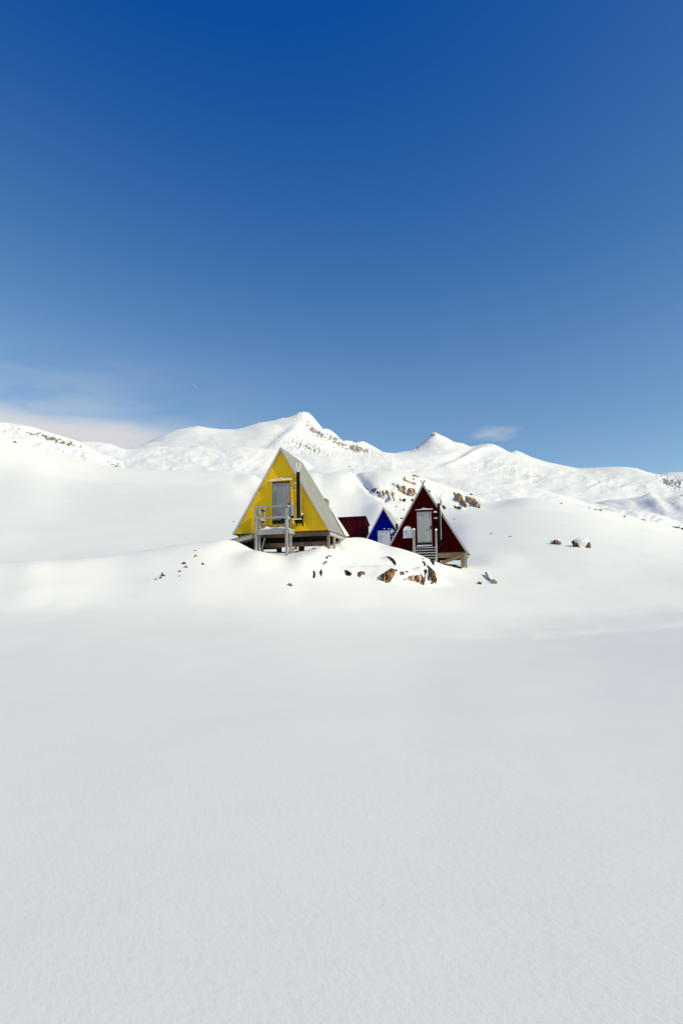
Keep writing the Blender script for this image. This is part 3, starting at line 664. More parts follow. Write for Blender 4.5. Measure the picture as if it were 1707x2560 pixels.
# ---- yellow hut
FY = Frame(705, 1331, 27.0)
def yellow_hut():
    F = FY; root = F.root('hut')
    tag(root, 'bright yellow wooden A-frame hut on stilts with railed porch and grey roof', 'hut')
    L = F.L
    ax, az = L(703.5, 1124); xl, zl = L(587.5, 1334); xr, zr = L(823, 1326); zb = (zl + zr) / 2
    # base corner heights: keep the floor level
    D = 2.95
    roof, sides = a_frame(F, root, (ax, az), xl, xr, D, 'yellow', zb)
    t, n, p0 = sides[1]
    # wind-packed snow left low on the back of the right-hand roof
    vs = []
    ln = 1.75
    prof = [(D + .10, .02), (D + .10, ln)]
    poly = [(D - .02, .04), (D + .12, .04), (D + .12, ln), (D + .05, ln)]
    s = MB(); pts = []
    for k in range(13):
        f = k / 12; L_ = .02 + ln * f; wd = .62 * (1 - f)**.8 + .02
        for yy, hh in ((D + .11 - wd, .004), (D + .11 - wd * .55, .05 * (1 - f) + .015), (D + .112, .07 * (1 - f) + .02), (D + .112, .0)):
            p = p0 + t * L_ + n * (.078 + hh); pts.append((p.x, yy, p.z))
    fs = []
    for k in range(12):
        for j in range(3): fs.append((k*4 + j, k*4 + j + 1, (k+1)*4 + j + 1, (k+1)*4 + j))
        fs.append((k*4 + 3, k*4, (k+1)*4, (k+1)*4 + 3))
    fs += [(3, 2, 1, 0), (48, 49, 50, 51)]
    s.add(pts, fs, True); s.build('snow_patch', 'lying', roof)
    # boxed vent sticking out behind the back gable
    bx, bz = L(815, 1257, D + .3)
    MB().box(bx - .35, bx + .10, D - .0, D + .5, bz - .30, bz + .17).build('vent_box', 'brown_wood', root)
    # door
    x0, z1 = L(682.5, 1209.5); x1, z0 = L(726.5, 1309)
    door = MB().box(x0, x1, -.045, -.004, z0, z1).build('door', 'door', root)
    b = MB()                                                     # ragged dark foot of the door
    rr = random.Random(4); xs = [x0 + (x1 - x0) * i / 12 for i in range(13)]
    zt = L(700, 1303)[1]
    for i in range(12):
        h = .03 + .10 * rr.random(); b.box(xs[i] + .001, xs[i+1] - .001, -.052, -.046, z0 + .02, zt + h)
    b.build('kick_board', 'tar', door)
    hx, hz = L(722.5, 1262); MB().box(hx - .025, hx + .02, -.09, -.046, hz - .06, hz + .06).build('handle', 'black', door)
    # frame: side casings and the dark red transom
    fr = MB(); xa = L(675, 1210)[0]; xb = L(733.5, 1210)[0]; zt2 = L(700, 1204.5)[1]
    fr.box(xa, x0 - .02, -.055, -.003, z0 - .05, zt2); fr.box(x1 + .025, xb, -.055, -.003, z0 - .05, zt2)
    fr.build('door_frame', 'yellow', root)
    sh = MB(); sh.box(x0 - .019, x0 - .001, -.03, -.003, z0, z1); sh.box(x1 + .001, x1 + .024, -.03, -.003, z0, z1); sh.build('door_gap', 'tar', root)
    MB().box(x0, x1 - .03, -.05, -.004, z1 + .012, zt2 - .002).build('transom', 'darkred', root)
    # snow on the ledge above the door
    zz = L(700, 1204)[1]; la, lb = L(674.5, 1204)[0], L(732.5, 1204)[0]
    led = MB().box(la, lb, -.13, -.002, zz, zz + .03).build('ledge', 'yellow', root)
    MB().prism([(la - .02, zz + .031), (lb, zz + .031), (lb - .03, zz + .10), (x1 - .15, zz + .115), ((x0 + x1) / 2 + .08, zz + .12), ((x0+x1)/2 + .02, zz + .17), ((x0+x1)/2 - .08, zz + .12), (la + .08, zz + .095)], -.135, -.003).build('ledge_snow', 'lying', led)
    # white plate and small grey tag between door and pipe
    p0_, q0 = L(733.5, 1210.5); p1_, q1 = L(742, 1204.8); MB().box(p0_, p1_, -.035, -.002, q0, q1).build('plate', 'white', root)
    p0_, q0 = L(734.5, 1228); p1_, q1 = L(742, 1224.5); MB().box(p0_, p1_, -.03, -.002, q0, q1).build('name_tag', 'steel', root)
    # stove pipe
    yp = -.34
    tx, tz = L(745.2, 1180.5, yp); bx_, bz_ = L(746.4, 1298, yp)
    pipe = MB().tube((bx_, yp, bz_), (tx, yp, tz), .082, n=24).build('flue_pipe', 'black', root)
    MB().box(tx + .10, tx + .114, yp + .03, yp + .05, bz_, tz - .02).build('downpipe', 'can', root)
    cx_, zx = L(747.3, 1165.5, yp); cowl(root, tx + .01, yp, tz, 0, zx, .085, .29, .025, pipe)
    fx0, fz = L(733, 1300, yp); fx1 = L(754, 1300, yp)[0]
    MB().box(fx0 + .1, fx1 - .03, yp - .10, -.003, fz - .13, fz - .008).build('stove_bracket', 'black', root)
    MB().box(fx0, fx1, yp - .12, yp + .14, fz - .006, fz + .035).build('bracket_snow', 'lying', root)
    zlow = L(741, 1316, yp)[1]
    MB().box(L(740, 1300, yp)[0], L(742.5, 1300, yp)[0], yp - .02, yp + .03, zlow + .02, fz - .13).build('bracket_leg', 'black', root)
    x2 = L(754.5, 1300, yp)[0]
    MB().bar((x2, yp, fz + .02), (x2 + .05, yp, zlow), .05, .06).build('bracket_leg', 'black', root)
    sp = MB().bar((x2 - .02, yp + .05, fz - .02), (x2 + .03, yp + .05, fz + .22), .07, .07).build('elbow', 'black', root)
    MB().lump((x2 - .01, yp + .05, fz + .22), (.045, .05, .10), 3).build('snow_cap', 'lying', sp)
    # soot mark board end: none; sill, floor joists and stilts
    zs0 = L(760, 1341)[1]
    MB().box(xl + .25, xr - .02, .0, .10, zs0, zb - .055).build('sill_beam', 'brown_shaded', root)
    rim = MB()
    rim.box(xl + .2, xr - .25, .5, .6, zs0 - .17, zb - .08); rim.box(xl + .2, xr - .25, 1.6, 1.7, zs0 - .05, zb - .08); rim.box(xl + .2, xr - .25, D - .3, D - .2, zs0 - .0, zb - .08); rim.build('floor_frame', 'tar', root)
    MB().box(xr - .10, xr + .02, .11, D + .05, zb - .22, zb - .07).build('side_beam', 'grey_wood', root)
    MB().box(xl + .1, xl + .22, .11, D, zb - .22, zb - .07).build('side_beam', 'dark_wood', root)
    zt3 = L(700, 1357.5, .1)[1]; zl3 = L(780, 1365, .1)[1]
    MB().box(xl + 1.0, xr - .12, .10, .22, zl3, zt3).build('lower_beam', 'brown_shaded', root)
    MB().box(xl + .55, xl + 2.1, .50, .62, zl3 - .03, zt3 + .06).build('lower_beam', 'dark_wood', root)
    MB().box(xl + .45, L(697, 1360, 1.3)[0], 1.3, 1.36, zs0 - .42, zs0 - .05).build('underfloor_shade', 'tar', root)  # black sheet added to stand for the shade under the floor's left part
    def stilt(x, y, m, w=.12, top=None):
        z = F.g(x, y) - .25
        MB().box(x - w/2, x + w/2, y - w/2, y + w/2, z, (zb - .23) if top is None else top).build('stilt', m, root)
    stilt(xr - .06, .07, 'brown_wood', .11, zs0 - .002)
    for yy in (1.0, 2.0, 2.85): stilt(xr - .05, yy, 'grey_wood', .10)
    for xx, yy in ((xl + .9, .75), (xl + 2.0, .75), (L(750, 1350)[0], .35), (xl + 1.2, 2.6), (xl + 2.4, 2.6), (xl + 3.5, 2.6), (xl + .45, 1.6)): stilt(xx, yy, 'tar', .14)
    # ---- porch
    porch = empty('porch', (0, 0, 0), 0, root)
    yf = -.86; yb = -.22
    def pq(px, py, y): return L(px, py, y)
    def post(pxa, pxb, pt, pb, y, d=.10, m='grey_wood', n='post'):
        xa_, zt_ = pq(pxa, pt, y); xb_, _ = pq(pxb, pt, y); zb_ = pq(pxa, pb, y)[1]
        zg = F.g((xa_ + xb_) / 2, y) - .2
        return MB().box(xa_, xb_, y, y + d, min(zb_, zg), zt_).build(n, m, porch)
    post(636.3, 641.2, 1266, 1378, yf); post(645.0, 649.8, 1270, 1380, yf + .14, .09)
    post(712.4, 717.8, 1293, 1396, yf); post(722.0, 727.6, 1323, 1388, yb - .12, .09)
    x_, z_ = pq(713, 1268, yf); MB().box(x_, x_ + .055, yf + .012, yf + .07, pq(713, 1294, yf)[1], z_).build('post', 'grey_wood', porch)
    x_, z_ = pq(717.6, 1262, yf + .12); MB().box(x_, x_ + .045, yf + .13, yf + .18, pq(713, 1324, yf)[1], z_).build('post', 'grey_wood', porch)
    xr2 = pq(724, 1266, yb)[0]; zr2 = pq(724, 1262, yb)[1]
    MB().box(xr2 - .02, xr2 + .06, yb, yb + .07, pq(724, 1324, yb)[1], zr2).build('post', 'grey_wood', porch)
    xb1, zb1 = pq(657.5, 1270, yb); xb2, zb2 = pq(662, 1316, yb)
    bp = MB().box(xb1, xb2, yb, yb + .07, zb2 - .1, zb1).build('post', 'grey_wood', porch)
    MB().lump(((xb1 + xb2) / 2, yb + .03, zb1), (.07, .06, .07), 5).build('snow_cap', 'lying', bp)
    for pyj in (1277, 1304):
        xj, zj = pq(653, pyj, yb); MB().bar((xj - .02, yb + .03, zj + .04), (xb2 + .0, yb - .012, zj - .04), .06, .07).build('bracket', 'tar', porch)
    xa_, zt_ = pq(636, 1265.8, yf); xb_, ztb = pq(721, 1262.6, yf)
    MB().bar((xa_, yf - .02, (zt_ + ztb) / 2 - .04), (xb_, yf - .02, (zt_ + ztb) / 2 - .04), .12, .06).build('top_rail', 'grey_wood', porch)
    zm = (pq(640, 1296.5, yf)[1] + pq(716, 1291.5, yf)[1]) / 2
    MB().bar((xa_ + .1, yf - .022, zm), (xb_ - .02, yf - .022, zm), .04, .085).build('mid_rail', 'grey_wood', porch)
    MB().bar((xb_ - .05, yf - .02, zm - .01), (xr2 + .04, yb + .03, zm - .01), .04, .10).build('mid_rail', 'grey_wood', porch)
    MB().bar((xb_ - .06, yf - .0, (zt_ + ztb) / 2 - .03), (xr2 + .04, yb + .05, (zt_ + ztb) / 2 - .03), .09, .07).build('top_rail', 'grey_wood', porch)
    MB().bar((xa_ + .05, yf + .1, zm), (xb1 + .05, yb + .03, zm), .04, .10).build('mid_rail', 'grey_wood', porch)
    xd0, zd1 = pq(643, 1324.2, yf); xd1, zd0 = pq(712.2, 1334, yf); zdk = zd1 - .02
    MB().box(xd0 - .02, xd1 - .004, yf + .02, yf + .085, zd0, zd1 - .05).build('front_beam', 'grey_wood', porch)
    xe = pq(718.2, 1328, yf)[0]
    MB().box(xe + .0, xe + .06, yf + .10, -.06, zd0 + .03, zd1 - .05).build('side_beam', 'grey_wood', porch)
    MB().box(xd0 - .1, xd0 - .04, yf + .10, -.06, zd0 + .03, zd1 - .05).build('side_beam', 'grey_wood', porch)
    dk = MB()
    k = 0; yy = yf + .02
    while yy < -.1:
        dk.box(xd0 - .12, xe + .06, yy, yy + .115, zd1 - .048, zd1 - .02); yy += .125
    deck = dk.build('deck', 'grey_wood', porch)
    # snow lying on the deck, banked up against the door's left side
    NX, NY = 26, 10; pts = []; X0, X1 = xd0 - .04, xe + .05
    rs = np.random.RandomState(3)
    for j in range(NY + 1):
        v = j / NY
        for i in range(NX + 1):
            u = i / NX; x = X0 + (X1 - X0) * u; y = yf + .06 + (-.07 - yf - .06) * v
            h = .03 + .10 * v + .16 * v * v * math.exp(-((u - .10) / .14)**2) + .10 * v * math.exp(-((u - .55) / .35)**2) + .02 * math.sin(9*u + 4*v)
            e = min(1, u * 10, (1 - u) * 10, v * 6); pts.append((x, y, zd1 - .019 + h * max(e, .12)))
    fs = [(j*(NX+1)+i, j*(NX+1)+i+1, (j+1)*(NX+1)+i+1, (j+1)*(NX+1)+i) for j in range(NY) for i in range(NX)]
    n0 = len(pts); low = [(p[0], p[1], zd1 - .0195) for p in pts]
    per = [i for i in range(NX+1)] + [(j)*(NX+1)+NX for j in range(1, NY+1)] + [NY*(NX+1)+i for i in range(NX-1, -1, -1)] + [j*(NX+1) for j in range(NY-1, 0, -1)]
    pts2 = pts + [low[i] for i in per]
    fs += [(per[k], n0 + k, n0 + (k+1) % len(per), per[(k+1) % len(per)]) for k in range(len(per))]
    MB().add(pts2, fs, True).build('deck_snow', 'lying', deck)
    # brace under the deck
    a_ = pq(652.6, 1372, yf + .3); b_ = pq(658, 1356, yf + .3)
    MB().bar((a_[0], yf + .3, a_[1] - .15), (b_[0] + .08, yf + .3, b_[1] + .2), .05, .05).build('brace', 'grey_wood', porch)
    # ---- board ramp going down to the left from the porch
    ramp = empty('ramp', (0, 0, 0), 0, root)
    rx1, rz1 = pq(637, 1334, yf + .25); rx0, rz0 = pq(571, 1353, yf + .25)
    for y_, dz_ in ((yf + .06, -.03), (yf + .66, .0)):
        MB().bar((rx1 + .02, y_, rz1 - .11 + dz_), (rx0 - .3, y_, rz0 - .16 + dz_), .05, .16).build('stringer', 'grey_wood', ramp)
    bd = MB(); 
    for q in range(3):
        y_ = yf + .16 + q * .17
        bd.bar((rx1, y_, rz1 - .02), (rx0 - .3, y_, rz0 - .06), .16, .035)
    bd.build('ramp_boards', 'grey_wood', ramp)
    cl = MB(); 
    for q in range(7):
        f = (q + .5) / 7; cl.box(rx0 + (rx1 - rx0) * f - .025, rx0 + (rx1 - rx0) * f + .025, yf + .08, yf + .62, rz0 + (rz1 - rz0) * f - .03, rz0 + (rz1 - rz0) * f + .015)
    cl.build('cleats', 'dark_wood', ramp)
    MB().bar((rx1 - .15, yf + .5, rz1 - .25), (rx1 - .15, yf + .5, rz1 - .9), .16, .16).build('ramp_post', 'tar', ramp)
    MB().bar((rx0 + .25, yf + .75, rz0 - .2), (xd0 + .05, yf + .55, zd0 - .55), .10, .34).build('ramp_beam', 'tar', ramp)
    return root, porch, (xr2, yb, zr2, zd1, xe)
yroot, yporch, YI = yellow_hut()

# dull metal canister hung at the porch's right corner
def canister():
    F = FY; y = -.30
    x0, z1 = F.L(727.8, 1264, y); x1, z0 = F.L(736.3, 1289.5, y); r = (x1 - x0) / 2; xc = (x0 + x1) / 2
    root = empty('canister', F.w(xc, y, z0), -F.yaw); h = z1 - z0
    tag(root, 'dull grey metal canister with snow on its lid at the yellow hut\'s porch corner', 'canister')
    b = MB(); prof = [(r * .92, 0), (r, .02), (r, h * .30), (r * 1.03, h * .32), (r, h * .34), (r, h * .66), (r * 1.03, h * .68), (r, h * .70), (r, h - .03), (r * .85, h)]
    n = 20; vs = [(a * math.cos(6.28318 * i / n), a * math.sin(6.28318 * i / n), zz) for a, zz in prof for i in range(n)]
    fs = [(k*n + i, k*n + (i+1) % n, (k+1)*n + (i+1) % n, (k+1)*n + i) for k in range(len(prof) - 1) for i in range(n)]
    b.add(vs, fs, True); b.add(vs[:n], [tuple(range(n))]); b.add(vs[-n:], [tuple(range(n))]); b.build('body', 'can', root)
    s = MB().lump((0, 0, h - .005), (r * .8, r * .7, .07), 8); s.lump((-.01, 0, h + .06), (r * .45, r * .4, .11), 9, .25); s.build('snow_cap', 'lying', root)
    MB().bar((-.03, .02, -.09), (-.03, .02, 0), .10, .10).build('foot', 'tar', root)
    MB().box(.035, .075, -.02, .03, -.22, .0).build('strap', 'grey_wood', root)
canister()

# ---- dark red hut
FR = Frame(1062, 1378, 32.0, R(15.8))
def red_hut():
    F = FR; root = F.root('hut'); L = F.L
    tag(root, 'dark red A-frame hut with pale door, arched white window and front steps', 'hut')
    ax, az = L(1057.2, 1215); xr, zr = L(1163.5, 1377); zb = zr - .02; xl = ax - (xr - ax) * .97
    D = 2.9
    roof, sides = a_frame(F, root, (ax, az), xl, xr, D, 'red', zb, 'roof', 'verge_w', .07, .10)
    # crossed rafter tips at the ridge
    for s, dy in ((-1, -.05), (1, .02)):
        MB().bar((ax - s * .02, -.11 + dy, az + .06), (ax + s * .11, -.11 + dy, az + .30), .04, .06).build('rafter_tip', 'dark_wood' if s > 0 else 'grey_wood', root)
    x0, z1 = L(1042, 1281); x1, z0 = L(1079.5, 1361)
    door = MB().box(x0, x1, -.045, -.004, z0, z1).build('door', 'door_l', root)
    rr = random.Random(9); b = MB(); zt = L(1060, 1358.5)[1]
    xs = [x0 + (x1 - x0) * i / 16 for i in range(17)]
    for i in range(16):
        b.add([(xs[i], -.05, z0), (xs[i+1], -.05, z0), (xs[i+1], -.05, zt + .02), ((xs[i] + xs[i+1]) / 2, -.05, zt + .03 + .12 * rr.random()), (xs[i], -.05, zt + .02),
               (xs[i], -.046, z0), (xs[i+1], -.046, z0), (xs[i+1], -.046, zt + .02), ((xs[i] + xs[i+1]) / 2, -.046, zt + .03), (xs[i], -.046, zt + .02)],
              [(0,1,2,3,4), (9,8,7,6,5), (0,5,6,1), (1,6,7,2), (2,7,8,3), (3,8,9,4), (4,9,5,0)])
    b.build('kick_board', 'tar', door)
    hx, hz = L(1076.5, 1319); MB().box(hx - .02, hx + .03, -.09, -.046, hz - .09, hz + .09).build('handle', 'black', door)
    fr = MB(); fr.box(x0 - .05, x0 - .003, -.05, -.003, z0, z1 + .05); fr.box(x1 + .003, x1 + .05, -.05, -.003, z0, z1 + .05); fr.box(x0 - .003, x1 + .003, -.05, -.003, z1 + .004, z1 + .05)
    fr.build('door_frame', 'darkred', root)
    la, zz = L(1038.5, 1276.6); lb = L(1082, 1275)[0]; mid = (la + lb) / 2
    led = MB().box(la, lb, -.14, -.002, zz - .03, zz).build('ledge', 'red', root)
    MB().prism([(la, zz + .001), (lb, zz + .001), (lb - .01, zz + .05), (mid + .25, zz + .055), (mid + .06, zz + .085), (mid - .02, zz + .125), (mid - .12, zz + .08), (la + .3, zz + .05), (la + .02, zz + .03)], -.145, -.003).build('ledge_snow', 'lying', led)
    # arched window
    wx0, wz0 = L(1008.2, 1344.2); wx1, wz1 = L(1030, 1315.6); wr = (wx1 - wx0) / 2; wc = (wx0 + wx1) / 2; hh = wz1 - wz0
    arch = lambda m, e: [(wx0 + m, wz0 + m), (wx1 - m, wz0 + m)] + [(wc + (wr - m) * math.cos(a), wz0 + hh * .62 + (hh * .38 - m) * math.sin(a)) for a in [math.pi * q / 14 for q in range(15)]]
    win = MB().prism(arch(0, 0), -.05, -.003).build('window', 'white', root)
    MB().prism(arch(.045, 0), -.058, -.0505).build('pane', 'frost', win)
    top = [(wx0 + .02, wz0 + hh * .66)] + [(wx1 - .02, wz0 + hh * .66)] + [(wc + (wr - .02) * math.cos(a), wz0 + hh * .66 + hh * .36 * math.sin(a)) for a in [math.pi * q / 14 for q in range(1, 14)]]
    MB().prism(top, -.085, -.0585).build('window_snow', 'lying', win)
    MB().box(wx0 - .02, wx1 + .02, -.09, -.003, wz0 - .035, wz0 - .002).build('window_sill', 'white', win)
    # white lamp hood with snow, white plate
    p0, q0 = L(1084, 1282); p1, q1 = L(1092.5, 1278)
    MB().prism([(p0, q0), (p1, q0), (p1 - .02, q0 + .06), ((p0 + p1) / 2, q1 + .01), (p0 + .01, q0 + .07)], -.12, -.003).build('lamp_hood', 'lying', root)
    p0, q0 = L(1084.6, 1297); p1, q1 = L(1093.5, 1293.2); MB().box(p0, p1, -.03, -.003, q0, q1).build('plate', 'white', root)
    # stove pipe with H cowl
    yp = -.32
    tx, tz = L(1096.0, 1258.5, yp); bx, bz = L(1099, 1356, yp)
    pipe = MB().tube((tx, yp, bz + .0), (tx, yp, tz), .073, n=24).build('flue_pipe', 'black', root)
    MB().box(tx + .085, tx + .108, yp, yp + .03, bz + .15, tz - .25).build('downpipe', 'steel', root)
    zx = L(1096, 1245, yp)[1]; cowl(root, tx, yp, tz, 0, zx, .115, .30, .026, pipe, 'steel')
    MB().box(tx - .12, tx + .14, yp - .04, -.003, bz - .22, bz + .02).build('stove_bracket', 'black', root)
    # threshold, steps with two newel posts
    st = empty('front_steps', (0, 0, 0), 0, root)
    tx0, tz0 = L(1043, 1367); tx1, tz1 = L(1080, 1362.5)
    MB().box(tx0, tx1, -.22, -.062, tz0, tz1).build('threshold_snow', 'lying', st)
    yb = -.12
    rows = [(1369.5, 1030.5, 1091.5), (1376, 1029.5, 1091.5), (1382.5, 1032, 1091), (1388.8, 1036, 1090.5), (1395, 1040, 1090), (1401.5, 1044, 1090)]
    for k, (py, a, b_) in enumerate(rows):
        y = -.30 - k * .16
        xa, z = L(a, py, y); xb = L(b_, py, y)[0]
        tr = MB().box(xa, xb, y - .11, y + .13, z - .05, z - .02).build('tread', 'grey_wood', st)
        MB().box(xa + .02, xb - .02, y - .10, y + .12, z - .0195, z - .003).build('tread_snow', 'lying', tr)
    bk = MB(); xk0 = L(1034, 1380, -.16)[0]; xk1 = L(1090, 1380, -.16)[0]; bk.box(xk0, xk1, -.16, -.13, L(1060, 1404, -.16)[1] - .5, L(1060, 1372, -.16)[1]); bk.build('tread_gap_shade', 'tar', st)  # dark backing added so the gaps between treads look shaded
    zt_ = L(1060, 1369.5, -.3)[1]; zbm = L(1090, 1412, -1.15)[1]
    for a in (1033.5, 1090.6):
        x = L(a, 1371, -.35)[0]; x2 = L(a, 1404, -1.1)[0]
        MB().bar((x, -.22, zt_ - .10), (x, -1.25, zbm - .2), .045, .20).build('stringer', 'grey_wood', st)
    for (a, b_, pt) in ((1030.2, 1036.5, 1324.5), (1086.6, 1091.4, 1325.5)):
        y = -.62; xa, z1_ = L(a, pt, y); xb, _ = L(b_, pt, y)
        zg = F.g((xa + xb) / 2, y) - .15
        np_ = MB().box(xa + .01, xb - .01, y, y + .10, max(zg, -9), z1_).build('newel_post', 'grey_wood', st)
        c = ((xa + xb) / 2, y + .05, z1_ - .01)
        s = MB().lump(c, ((xb - xa) * .62, .08, .10), int(a)); s.build('snow_cap', 'lying', np_)
    # timber frame under the right-hand side
    sx0, sz1 = L(1091, 1378.2); sz0 = L(1120, 1394)[1]
    MB().box(sx0 - .5, xr - .08, -.02, .12, sz0, zb - .055).build('sill_beam', 'brown_wood', root)
    MB().box(xl + .2, xr - .3, .25, D - .1, sz0 + .02, zb - .06).build('floor_frame', 'tar', root)
    MB().box(xr - .16, xr - .02, .13, D, sz0 + .12, zb - .06).build('side_beam', 'brown_wood', root)
    def stilt(x, y, w, m, top):
        z = F.g(x, y) - .25; MB().box(x - w/2, x + w/2, y - w/2, y + w/2, z, top).build('stilt', m, root)
    xa = L(1155.5, 1400)[0]; stilt(xa, .05, .19, 'brown_wood', sz0 + .1); stilt(L(1163.8, 1400)[0], .15, .13, 'grey_wood', zb - .06)
    for xx, yy in ((L(1094, 1400)[0], .5), (xa, D - .2), (0.2, D - .2), (-1.2, 1.5)): stilt(xx, yy, .14, 'tar', sz0 + .1)
    a_ = L(1093, 1411, -.06); b_ = L(1158, 1388, -.06)
    MB().bar((a_[0], -.07, a_[1]), (b_[0], -.07, b_[1]), .06, .17).build('brace', 'brown_wood', root)
    return root
red_hut()

# ---- blue hut
FB = Frame(956, 1392, 43.0, R(15.5))
def blue_hut():
    F = FB; root = F.root('hut'); L = F.L
    tag(root, 'bright blue A-frame hut half hidden behind the dark red hut', 'hut')
    ax, az = L(958.6, 1272); xl, zb = L(894, 1394); zb = L(958, 1392)[1]; xr = 2 * ax - xl
    D = 2.75
    a_frame(F, root, (ax, az), xl, xr, D, 'blue', zb, 'roof_light', 'verge', .07, .10)
    x0, z1 = L(944, 1327); x1 = L(975, 1327)[0]; z0 = L(950, 1380)[1]
    door = MB().box(x0, x1, -.05, -.004, z0, z1).build('door', 'pale_board', root)
    MB().box(x0 - .04, x1 + .08, -.10, -.003, z1 + .005, z1 + .12).build('ledge', 'blue', root)
    for a, b in ((957.5, 963.5), (968, 976)):
        xa, z = L(a, 1322.6); xb = L(b, 1322.6)[0]; MB().lump(((xa + xb) / 2, -.06, z - .01), ((xb - xa) / 2, .05, .05), int(a)).build('ledge_snow', 'lying', root)
    # snow stuck to the wall beside the door
    q = [L(*p) for p in ((979, 1321), (987, 1329), (982, 1330.5), (980.5, 1335), (976.5, 1332.5), (976.5, 1325))]
    MB().prism(q, -.07, -.004).build('snow_patch', 'lying', root)
    p0, q0 = L(978.5, 1342); p1, q1 = L(983, 1339.8); MB().box(p0, p1, -.03, -.003, q0, q1).build('plate', 'white', root)
    yp = -.34
    tx, tz = L(991.6, 1309, yp); bz = L(991, 1365, yp)[1]
    pipe = MB().tube((tx, yp, bz), (tx, yp, tz), .085, n=20).build('flue_pipe', 'black', root)
    zx = L(991, 1298, yp)[1]; cowl(root, tx - .01, yp, tz, 0, zx, .12, .30, .028, pipe, 'steel')
    MB().box(xl + .1, xr - .1, .05, D - .05, zb - .5, zb - .06).build('floor_frame', 'tar', root)
blue_hut()

# ---- maroon shed with a lean-to roof
def shed():
    F = Frame(880, 1352, 45.0, R(15.0)); root = F.root('shed'); L = F.L
    tag(root, 'low maroon wooden shed with streaked boards behind the yellow hut', 'shed')
    x0 = L(812, 1300)[0]; x1, z1 = L(912.5, 1293); z0 = gz(F.w(0, 0, 0).x, F.w(0, 0, 0).y) - F.o.z - .3; D = 1.25
    zbk = z1 - .50
    b = MB()
    vs = [(x0, 0, z0), (x1, 0, z0), (x1, 0, z1), (x0, 0, z1), (x0, D, z0), (x1, D, z0), (x1, D, zbk), (x0, D, zbk)]
    b.add(vs, [(0,1,2,3), (5,4,7,6), (1,5,6,2), (4,0,3,7), (3,2,6,7), (0,4,5,1)]); b.build('wall', 'maroon', root)
    r = MB(); e = .09; s = (zbk - z1) / D
    r.add([(x0 - e, -.08, z1 + .003 - s * .08), (x1 + e, -.08, z1 + .003 - s * .08), (x1 + e, D + .1, zbk + .003 + s * .1), (x0 - e, D + .1, zbk + .003 + s * .1),
           (x0 - e, -.08, z1 + .06 - s * .08), (x1 + e, -.08, z1 + .06 - s * .08), (x1 + e, D + .1, zbk + .06 + s * .1), (x0 - e, D + .1, zbk + .06 + s * .1)],
          [(0,3,2,1), (4,5,6,7), (0,1,5,4), (1,2,6,5), (2,3,7,6), (3,0,4,7)]); r.build('roof', 'maroon', root)
    for xx in (x1 - .05,): MB().box(xx - .03, xx + .055, -.03, -.002, z0, z1 - .02).build('corner_board', 'maroon', root)
shed()

# ------------------------------------------------------------------ rocks standing out of the snow
def rock_mesh(name, rad, tilt, seed, m, sub=4, cuts=8, amp=.16):
    """a ragged, ribbed piece of bedrock: a warped ball with ribs along its length, split by flat breaks"""
    bm = bmesh.new(); bmesh.ops.create_icosphere(bm, subdivisions=sub, radius=1.0)
    rs = np.random.RandomState(seed); P = np.array([v.co[:] for v in bm.verts]); o = rs.rand(8) * 60
    W = np.stack([fbm(P[:, 0] * 1.1 + o[k], P[:, 2] * 1.1 + P[:, 1] * .7 + o[k+1], 3) for k in range(3)], -1)
    P = P + W * amp * 3.2
    rib = ridged(P[:, 0] * 1.9 + P[:, 1] * .8 + o[4], P[:, 2] * .55 + o[5], 4, .6) - .6
    P = P * (1 + np.clip(rib, -.5, .4) * amp * 4.0)[:, None]
    for k in range(cuts):
        n = rs.normal(size=3) * (1.3, 1, .8); n /= np.linalg.norm(n); d = rs.uniform(.50, .9); s = P @ n - d
        P = P - np.clip(s, 0, None)[:, None] * n * rs.uniform(.85, 1.0)
    d2 = fbm(P[:, 0] * 4.5 + o[2] + P[:, 1] * .9, P[:, 1] * 1.5 + P[:, 2] * 2.6, 4, .65)
    P = P * (1 + amp * 1.1 * d2)[:, None]
    P = P - (P.max(0) + P.min(0)) / 2; P = P / np.abs(P).max(0) * np.array(rad)
    c, s = math.cos(tilt), math.sin(tilt); P = np.stack([P[:, 0] * c + P[:, 2] * s, P[:, 1], -P[:, 0] * s + P[:, 2] * c], -1)
    for v, p in zip(bm.verts, P): v.co = p
    me = bpy.data.meshes.new(name); bm.to_mesh(me); bm.free(); me.materials.append(M[m])
    ob = bpy.data.objects.new(name, me); C.objects.link(ob); return ob
SEED = [100]
def rock(px, py, w, h, tilt, m, label, group=None, deep=.7, sub=3, lift=.12, grow=1.15, name='rock', amp=.20, cuts=4):
    SEED[0] += 1
    p = hit(px, py + h * lift); k = p.y / FPX
    rad = (w * k / 2 * grow, max(w, h) * k / 2 * deep, h * k / 2 * grow)
    o = rock_mesh(name, rad, R(tilt), SEED[0], m, sub, cuts, amp)
    o.location = p + Vector((0, rad[1] * .38, h * k * lift)); o.rotation_euler = (0, 0, -math.atan2(p.x, p.y))
    tag(o, label, 'rock', group); return o
def hits(px, py, near):
    """many rays onto the snow at once, close to the depth 'near'"""
    d = ray(px, py); ys = np.linspace(near * .75, near * 1.35, 170)
    X = (d[:, 0] / d[:, 1])[:, None] * ys; Z = CAMZ + (d[:, 2] / d[:, 1])[:, None] * ys; Yg = np.broadcast_to(ys, X.shape)
    f = ground(X, Yg) - Z; k = np.argmax(f > 0, 1); k = np.where((f > 0).any(1), np.clip(k, 1, None), np.argmax(f, 1).clip(1)); n = np.arange(len(k))
    a, b = f[n, k-1], f[n, k]; t = np.clip(np.where(np.abs(b - a) > 1e-9, -a / (b - a), 1), 0, 1)
    y = ys[k-1] + t * (ys[k] - ys[k-1]); return d[:, 0] / d[:, 1] * y, y
